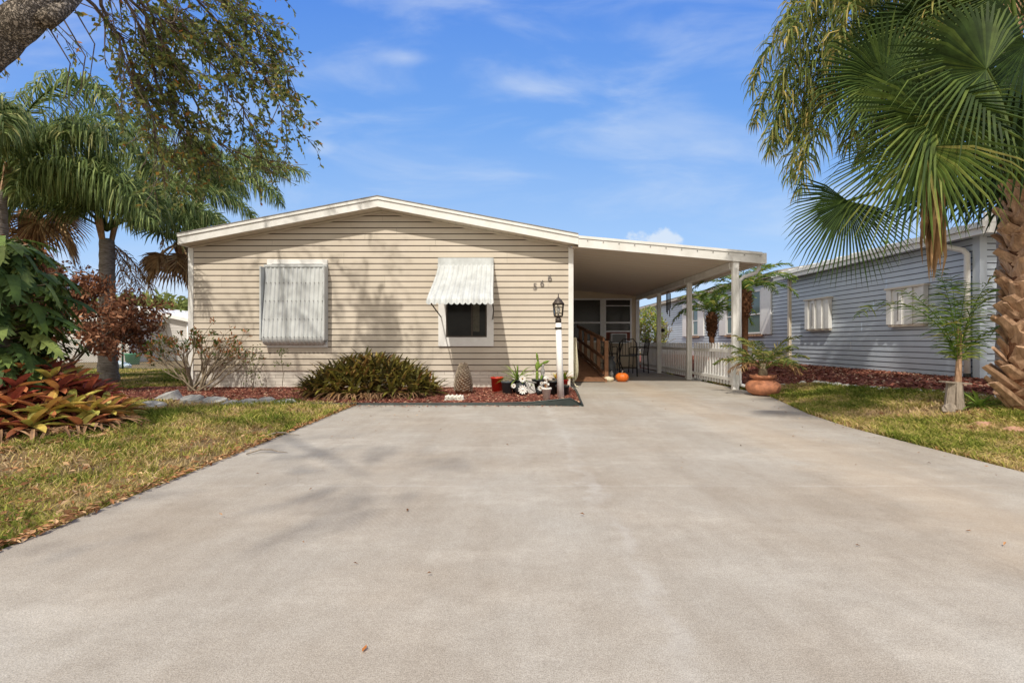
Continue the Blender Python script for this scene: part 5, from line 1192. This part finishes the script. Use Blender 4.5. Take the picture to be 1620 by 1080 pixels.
nwin(15.85,18.4,1.33,2.86,'wide double window with white shutters on the blue grey wall')
nwin(21.2,22.5,1.33,2.86,'narrow farther window with white shutters on the blue grey wall')
# neighbour downspout
mb = MB(); yd = 8.42; mb.tube([(xf-.02,yd+.3,3.06),(xf-.02,yd+.3,2.93),(xf+.03,yd+.26,2.86),(XN-.12,yd+.03,2.74),(XN-.08,yd,2.66),(XN-.08,yd,2.5),(XN-.08,yd,.46)], .05, 8); mb.build('downspout', M['white'], nh)
mb = MB(); mb.tube([(XN-.08,yd,.46),(XN-.08,yd,.34)], .055, 8); mb.build('drain_boot', M['blackmetal'], nh)
# concrete pad right of house corner
mb = MB(); mb.box((8.55,7.2,.28),(12,8.22,.37)); struct('pavement', mb, M['concrete'])
# weed on gutter
c = V((xf+.1,10.1,3.2)); mb = MB(); rosette(mb, c, 12, .16, .012, .3, 1.4, lambda: R.random(), .4); tag(mb.build('weed', M['green'], loc=c), 'tiny green weed growing on the neighbour roof edge', 'weed')
# ------------------------------------------------------------------ far left house, fence, tree
fh = thing('white_house', 'white sided house with a low gable beyond the chain link fence', 'house', (-20,25,0))
D = 25.0
ax_, az_ = P(211,487,D).x, P(211,487,D).z; ex = P(301,506,D).x; ez = P(301,506,D).z; lx_ = ax_-(ex-ax_); 
mb = MB(); sl2 = (az_-ez)/(ex-ax_)
def lim2(z):
    if z <= ez: return (lx_, ex)
    k = (z-ez)/sl2; return (min(lx_+k,ax_), max(ex-k,ax_))
siding(mb, (0,D,0), (1,0,0), (0,-1,0), 0, az_, lim2, .15, .015); mb.face([(ex,D,0),(ex,D+14,0),(ex,D+14,ez),(ex,D,ez)]); mb.build('siding_wall', M['siding_white'], fh)
mb = MB()
for s in (-1,1):
    e = ax_+s*(ex-ax_+.25); mb.face([(ax_,D-.3,az_+.12),(e,D-.3,ez-.0),(e,D+14,ez),(ax_,D+14,az_+.12)]); mb.face([(ax_,D-.3,az_-.06),(e,D-.3,ez-.16),(e,D-.3,ez+.02),(ax_,D-.3,az_+.12)])
mb.build('roof', M['white'], fh)
mb = MB(); wx = P(220,540,23).x; mb.box((wx-6,23,0),(wx-.5,25,2.0)); mb.box((wx-6,23,2.0),(wx-.5,25,2.05)); mb.build('porch', M['siding_white'], fh)
mb = MB(); mb.box((wx-6.2,22.7,2.06),(wx,25.1,2.24)); mb.build('porch_roof', M['white'], fh)
mb = MB(); mb.tube([(ex-.1,D-.05,ez-.1),(ex-.1,D-.05,0)], .05, 6); mb.build('downspout', M['whiteclean'], fh)
mb = MB(); mb.box((wx-2.6,22.98,.9),(wx-1.6,22.995,1.7)); mb.build('window', M['glassdark'], fh)
cf = thing('chain_link_fence', 'green chain link fence across the back of the left lawn', 'fence', (-14,16.6,0))
YFc = 16.6; xa_, xb_ = -20.5, -7.4; tops = 1.08
for i in range(6):
    mb = MB(); x = P(194,500,YFc).x + (i-2)*2.6
    mb.tube([(x,YFc,0),(x,YFc,tops+.03)], .03, 8); mb.build('post', M['greenpaint'], cf)
mb = MB(); mb.tube([(xa_,YFc,tops),(xb_,YFc,tops)], .018, 6); mb.build('top_rail', M['greenpaint'], cf)
mb = MB(); x = xa_
while x < xb_:
    for s in (1,-1):
        a = V((x,YFc+.02*s*.1,.03)); b_ = V((x+s*1.02,YFc+.002*s,1.05)); d = (b_-a).normalized(); sd = V((d.z,0,-d.x)); mb.strip([a,b_], [.005,.005], sd)
    x += .085
mb.build('wire_mesh', M['galv'], cf)
c = G(210,571.5,.0); c.y = 21; c.x = P(210,570,21).x; mb = MB(); mb.lathe(c, [(0,0),(.25,0),(.3,.45),(.32,.47),(.3,.5),(0,.5)], 14); tag(mb.build('bin', M['greenplastic'], loc=c), 'small green bin by the white house wall', 'bin')
c = G(188,580); c.x = P(188,580,18).x; c.y = 18; c.z = 0; mb = MB(); mb.rock(c+V((0,0,.12)), .3,.2,.16, 3); mb.rock(c+V((.3,0,.08)), .18,.15,.1, 5); tag(mb.build('plastic_bag', M['blueplastic'], loc=c), 'crumpled blue and white bag behind the chain link fence', 'bag')
# big round tree far behind + others
def roundtree(label, x, y, r, zc, flat, n=5000, sz=.45, cat='tree', m='oakleaf'):
    t = thing('broadleaf_tree', label, 'tree', (x,y,0)); mb = MB(); tips = []
    mb.tube([(x,y,0),(x+.1,y,zc-r*flat*.6)], [r*.1,r*.06], 8)
    for k in range(12):
        a = k*.55; mb.tube([(x,y,zc-r*flat*.8),(x+r*.4*math.cos(a),y+r*.4*math.sin(a),zc-r*.1*flat),(x+r*.8*math.cos(a),y+r*.8*math.sin(a),zc+.2*r*flat)], [r*.04,r*.025,r*.01], 5)
    mb.build('trunk', M['twig'], t); mb = MB()
    cl = [(rv(), R.uniform(.75,1)) for k in range(46)]
    for i in range(n):
        d, q = cl[i % 46]
        if d.z < -.25: d = V((d.x, d.y, -d.z)).normalized()
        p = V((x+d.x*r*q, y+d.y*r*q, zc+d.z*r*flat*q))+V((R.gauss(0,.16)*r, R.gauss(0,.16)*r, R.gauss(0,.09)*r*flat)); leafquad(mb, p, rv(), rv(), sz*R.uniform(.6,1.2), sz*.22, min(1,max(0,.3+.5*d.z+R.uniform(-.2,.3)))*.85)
    mb.build('crown', M[m], t)
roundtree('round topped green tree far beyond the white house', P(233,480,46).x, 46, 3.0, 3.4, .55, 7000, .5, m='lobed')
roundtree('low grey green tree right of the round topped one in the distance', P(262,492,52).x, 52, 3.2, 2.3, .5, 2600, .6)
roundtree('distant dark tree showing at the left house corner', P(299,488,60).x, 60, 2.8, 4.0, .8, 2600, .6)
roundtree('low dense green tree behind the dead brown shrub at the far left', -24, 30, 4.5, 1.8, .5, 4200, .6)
# ------------------------------------------------------------------ oak
oak = thing('oak_tree', 'leafy oak whose thick limb and hanging branches fill the upper left', 'tree', (-7.2,2.2,0))
tr = MB(); base = V((-7.4,2.0,0))
tr.tube([base, base+V((.1,.1,1.2)), base+V((.3,.5,2.6)), V((-6.6,3.3,3.9))], [.5,.38,.34,.30], 18)
limb = [V((-6.6,3.3,3.9)), P(-60,110,4.6), P(-5,62,4.6), P(40,28,4.6), P(85,-12,4.7), P(120,-70,4.8), P(160,-170,5.0)]
lr = [.30,.19,.165,.155,.14,.12,.10]
# subdivide limb with lumps
pts = []; rad = []
for i in range(len(limb)-1):
    for k in range(6):
        f = k/6; p = limb[i].lerp(limb[i+1], f); pts.append(p+V((noise.noise(p*3),noise.noise(p*3+V((5,5,5))),noise.noise(p*3+V((9,0,0)))))*.03); rad.append((lr[i]+(lr[i+1]-lr[i])*f)*(1+.12*noise.noise(p*5)))
tr.tube(pts, rad, 20)
tr.tube([P(66,35,4.62), P(88,22,4.65), P(108,8,4.75), P(128,-12,4.9), P(150,-60,5.2), P(220,-140,5.8)], [.09,.075,.06,.05,.045,.03], 10)
lv = MB(); tw = MB()
def twig(p, d, L, r, lvl, dens=1.0, lsz=.085):
    pts = [V(p)]; q = V(p); dd = V(d).normalized(); seg = 4
    for i in range(seg): dd = (dd+rv(.13)+V((0,0,-.05))).normalized(); q = q+dd*L/seg; pts.append(q.copy())
    tw.tube(pts, [r*(1-.7*i/seg) for i in range(seg+1)], 4 if lvl else 5, False)
    if lvl == 0:
        for k in range(int(L/.018*dens)):
            f = R.uniform(.15,1)*seg; i = min(int(f),seg-1); qq = pts[i].lerp(pts[i+1], f-i); leafquad(lv, qq, (dd*.6+rv(.8)+V((0,0,-.25))).normalized(), rv(), lsz*R.uniform(.6,1.2), lsz*.26, R.random())
        return
    for k in range(int(L*(7 if lvl == 1 else 5))):
        f = R.uniform(.15,1)*seg; i = min(int(f),seg-1); qq = pts[i].lerp(pts[i+1], f-i); twig(qq, (dd*1.0+rv(.75)+V((.12,0,-.12))).normalized(), R.uniform(.16,.34) if lvl == 1 else R.uniform(.4,.75), r*.5, lvl-1, dens, lsz)
prim = [ # pixel waypoints at depth
 ([(128,-12,4.9),(190,60,5.6),(235,170,5.9),(260,270,6.2)],.5),
 ([(160,-60,5.2),(250,50,6.0),(310,150,6.3),(345,250,6.5)],.8),
 ([(200,-80,5.5),(330,60,6.4),(400,150,6.6),(440,215,6.8)],.85),
 ([(240,-80,5.5),(380,40,6.6),(450,120,6.9),(482,190,7.0)],.85),
 ([(260,-90,5.6),(400,-10,6.8),(450,50,7.0),(486,120,7.2)],.75),
 ([(200,-60,5.5),(300,90,6.2),(370,220,6.6),(462,272,6.9)],.35),
 ([(170,-40,5.3),(210,20,5.5),(280,80,5.8),(330,130,6.0)],.9),
 ([(220,-60,5.6),(300,10,6.2),(380,70,6.6),(430,110,6.8)],.9),
 ([(140,-30,5.0),(170,20,5.3),(200,100,5.5),(215,150,5.7)],.45),
 ([(300,-80,6.0),(360,-20,6.4),(410,20,6.8),(440,60,7.0)],.8),
 ([(150,-30,5.1),(200,-10,5.4),(260,30,5.7),(320,40,6.0)],.8),
 ([(230,20,5.8),(280,130,6.1),(310,200,6.3),(330,225,6.4)],.8),
]
for way, dens in prim:
    pp = [P(w[0]-30 if w[0] > 260 else w[0], w[1], w[2]) for w in way]; fine = []
    for i in range(len(pp)-1):
        for k in range(4): fine.append(pp[i].lerp(pp[i+1], k/4)+rv(.03))
    fine.append(pp[-1]); tw.tube(fine, [.022*(1-.75*i/len(fine)) for i in range(len(fine))], 5, False)
    for i in range(2, len(fine)-1):
        d = (fine[i+1]-fine[i]).normalized()
        for k in range(3 if R.random() < dens else 2):
            twig(fine[i].lerp(fine[i+1], R.random()), (d+rv(.7)).normalized(), R.uniform(.35,.75), .008, 1, dens*1.0)
for (px, py, D_) in ((75,40,4.9),(100,30,5.0),(115,10,5.0)): # bare hanging twigs
    a = P(px,py,D_); tw.tube([a, a+V((.15,.1,-.35)), a+V((.1,.1,-.7)), a+V((.25,.15,-.95))], [.008,.006,.004,.002], 4, False); tw.tube([a+V((.1,.1,-.7)), a+V((-.1,.1,-1.0))], [.004,.002], 4, False)
# canopy overhead and behind the camera (casts the dappled shade)
hi = [((-5.2,5.5,6.6),1.5),((-6.8,6.2,5.9),1.3),((-3.6,5.0,6.6),1.1),((-8.4,6.0,6.6),1.5),((-5.4,1.6,7.0),1.4),((-4.4,-.5,6.8),1.3),((-6.8,-1.5,6.4),1.5),((-3.6,2.2,7.4),1.0),((-7.5,3.6,7.3),1.6),((-4.6,-3.0,6.6),1.2),((-6.2,7.2,7.4),1.2),((-4.2,7.0,7.0),.9),((-2.8,-2.0,7.2),.9)]
hub0 = V((-6.2,3.4,4.6))
for c, r_ in hi:
    c = V(c); tr.tube([hub0, hub0.lerp(c,.55)+V((0,0,.4)), c], [.06,.04,.02], 6, False)
    for k in range(21):
        d = rv(); twig(c+d*r_*R.uniform(.2,.6), d+V((0,0,-.1)), R.uniform(.5,.9)*r_*.7, .012, 1, .45, .085)
tr.build('trunk', M['bark'], oak); tw.build('twigs', M['twig'], oak); lv.build('crown', M['oakleaf'], oak)
# fallen twigs, lone leaf
for (px, py, lab) in ((415,718,'curved grey twig fallen at the driveway edge, the nearer of two'),(440,690,'pale bent twig on the grass near the driveway edge, the farther of two')):
    c = G(px, py, .0); mb = MB(); mb.tube([c+V((-.12,-.05,.015)), c+V((-.05,.06,.03)), c+V((.05,.06,.03)), c+V((.14,.02,.02)), c+V((.22,.03,.01))], [.008,.008,.007,.005,.003], 5); tag(mb.build('twig', M['woodgrey'], loc=c), lab, 'twig')
c = G(573,1032,.004); mb = MB(); leafquad(mb, c+V((0,0,.004)), V((.1,1,.05)), V((1,0,.3)), .035, .008, .9); tag(mb.build('fallen_leaf', M['croton'], loc=c), 'tiny orange leaf lying on the near driveway', 'leaf')
# ------------------------------------------------------------------ sky, sun, camera
w = bpy.data.worlds.new('World'); sc.world = w; w.use_nodes = True; nt = w.node_tree; L = nt.links.new
bg = nt.nodes['Background']
sd_ = V((.30,1,-1.3)).normalized(); el = math.asin(-sd_.z); az = math.atan2(-sd_.x, -sd_.y)
sky = N(nt, 'ShaderNodeTexSky'); sky.sky_type = 'NISHITA'; sky.sun_disc = False; sky.sun_elevation = el; sky.sun_rotation = az % (2*PI); sky.air_density = 1.0; sky.dust_density = .6; sky.ozone_density = 2.2
hs = N(nt, 'ShaderNodeHueSaturation'); hs.inputs['Saturation'].default_value = 1.12; hs.inputs['Value'].default_value = 1.0; L(sky.outputs[0], hs.inputs['Color'])
tc = N(nt, 'ShaderNodeTexCoord'); sp = N(nt, 'ShaderNodeSeparateXYZ'); L(tc.outputs['Generated'], sp.inputs[0])
def mth(op, a, b_=None, c=None):
    n = N(nt, 'ShaderNodeMath', operation=op)
    for i, v in enumerate((a, b_, c)):
        if v is None: continue
        if isinstance(v, (int,float)): n.inputs[i].default_value = v
        else: L(v, n.inputs[i])
    return n.outputs[0]
yy = mth('MAXIMUM', mth('ABSOLUTE', sp.outputs['Y']), .05); u = mth('DIVIDE', sp.outputs['X'], yy); v_ = mth('DIVIDE', sp.outputs['Z'], yy)
cb = N(nt, 'ShaderNodeCombineXYZ'); L(u, cb.inputs[0]); L(v_, cb.inputs[1])
mp = N(nt, 'ShaderNodeMapping'); mp.inputs['Scale'].default_value = (1.0,3.2,1); mp.inputs['Rotation'].default_value = (0,0,A(-12)); L(cb.outputs[0], mp.inputs[0])
no = N(nt, 'ShaderNodeTexNoise', Scale=2.4, Detail=9, Roughness=.55, Distortion=.5); L(mp.outputs[0], no.inputs['Vector'])
wis = N(nt, 'ShaderNodeMapRange', interpolation_type='SMOOTHSTEP'); L(no.outputs['Fac'], wis.inputs[0]); wis.inputs[1].default_value = .42; wis.inputs[2].default_value = .8
def blob(pu, pv, ru, rv_, nz, lo, hi_, amt):
    du = mth('DIVIDE', mth('SUBTRACT', u, (pu-810)/F), ru); dv = mth('DIVIDE', mth('SUBTRACT', v_, (540-pv)/F), rv_)
    d = mth('SQRT', mth('ADD', mth('MULTIPLY', du, du), mth('MULTIPLY', dv, dv)))
    m_ = mth('ADD', mth('SUBTRACT', 1, d), mth('MULTIPLY', mth('SUBTRACT', nz, .5), 3.2))
    r = N(nt, 'ShaderNodeMapRange', interpolation_type='SMOOTHSTEP'); L(m_, r.inputs[0]); r.inputs[1].default_value = lo; r.inputs[2].default_value = hi_; return mth('MULTIPLY', r.outputs[0], amt)
n3 = N(nt, 'ShaderNodeTexNoise', Scale=14, Detail=8, Roughness=.6); L(cb.outputs[0], n3.inputs['Vector'])
tot = mth('MULTIPLY', wis.outputs[0], .42)
for q in (blob(640,92,.13,.035,no.outputs['Fac'],0,1.6,.50), blob(855,140,.20,.06,no.outputs['Fac'],0,1.6,.55), blob(505,232,.06,.03,no.outputs['Fac'],0,1,.35), blob(1090,190,.36,.10,no.outputs['Fac'],0,1.6,.34), blob(1330,330,.35,.12,no.outputs['Fac'],0,1.6,.5), blob(1050,378,.07,.028,n3.outputs['Fac'],.1,.6,.75), blob(240,450,.14,.08,n3.outputs['Fac'],0,1,.5), blob(20,420,.2,.1,n3.outputs['Fac'],0,1.2,.4)):
    tot = mth('MAXIMUM', tot, q)
haze = N(nt, 'ShaderNodeMapRange', interpolation_type='SMOOTHSTEP'); L(v_, haze.inputs[0]); haze.inputs[1].default_value = .75; haze.inputs[2].default_value = -.05; haze.inputs[3].default_value = 0; haze.inputs[4].default_value = .45
rr_ = N(nt, 'ShaderNodeValToRGB'); L(mth('MULTIPLY_ADD', v_, .8, .1), rr_.inputs[0]); E_ = rr_.color_ramp.elements
E_[0].position = .08; E_[0].color = (.60,.74,.93,1); E_[1].position = .75; E_[1].color = (.085,.255,.80,1)
e_ = E_.new(.28); e_.color = (.36,.57,.91,1); e_ = E_.new(.48); e_.color = (.18,.40,.87,1)
gn = N(nt, 'ShaderNodeMix', data_type='RGBA', blend_type='MULTIPLY'); gn.inputs[0].default_value = 1; L(rr_.outputs[0], gn.inputs[6]); gn.inputs[7].default_value = (7.2,7.2,7.2,1)
mxh = N(nt, 'ShaderNodeMix', data_type='RGBA'); mxh.inputs[0].default_value = .85; L(hs.outputs[0], mxh.inputs[6]); L(gn.outputs[2], mxh.inputs[7])
mx = N(nt, 'ShaderNodeMix', data_type='RGBA'); L(tot, mx.inputs[0]); L(mxh.outputs[2], mx.inputs[6]); mx.inputs[7].default_value = (5.2,5.7,6.3,1)
# unseen warm white sky added overhead, left and behind the camera as fill light
sky_fill = mth('ADD', mth('ADD', mth('MULTIPLY', sp.outputs['Y'], -1.0), mth('MULTIPLY', sp.outputs['X'], -.55)), mth('MULTIPLY', sp.outputs['Z'], .55))
hr = N(nt, 'ShaderNodeMapRange', interpolation_type='SMOOTHSTEP'); L(sky_fill, hr.inputs[0]); hr.inputs[1].default_value = -.14; hr.inputs[2].default_value = .75
mz = N(nt, 'ShaderNodeMix', data_type='RGBA'); L(hr.outputs[0], mz.inputs[0]); L(mx.outputs[2], mz.inputs[6]); mz.inputs[7].default_value = (8.2,7.6,6.7,1)
L(mz.outputs[2], bg.inputs['Color']); bg.inputs['Strength'].default_value = .15
sun = bpy.data.lights.new('sun', 'SUN'); sun.energy = 3.75; sun.angle = A(1.0); sun.color = (1,.92,.80)
so = bpy.data.objects.new('sun', sun); col.objects.link(so); so.rotation_euler = sd_.to_track_quat('-Z','Y').to_euler()
cam = bpy.data.cameras.new('camera'); cam.sensor_width = 36; cam.lens = 36*F/1620; cam.clip_end = 3000; cam.clip_start = .05
co = bpy.data.objects.new('camera', cam); col.objects.link(co); co.location = (0,0,H); co.rotation_euler = (PI/2,0,0); sc.camera = co
sc.view_settings.view_transform = 'Standard'; sc.view_settings.look = 'None'; sc.view_settings.exposure = 0
sc.cycles.max_bounces = 8; sc.cycles.transparent_max_bounces = 8
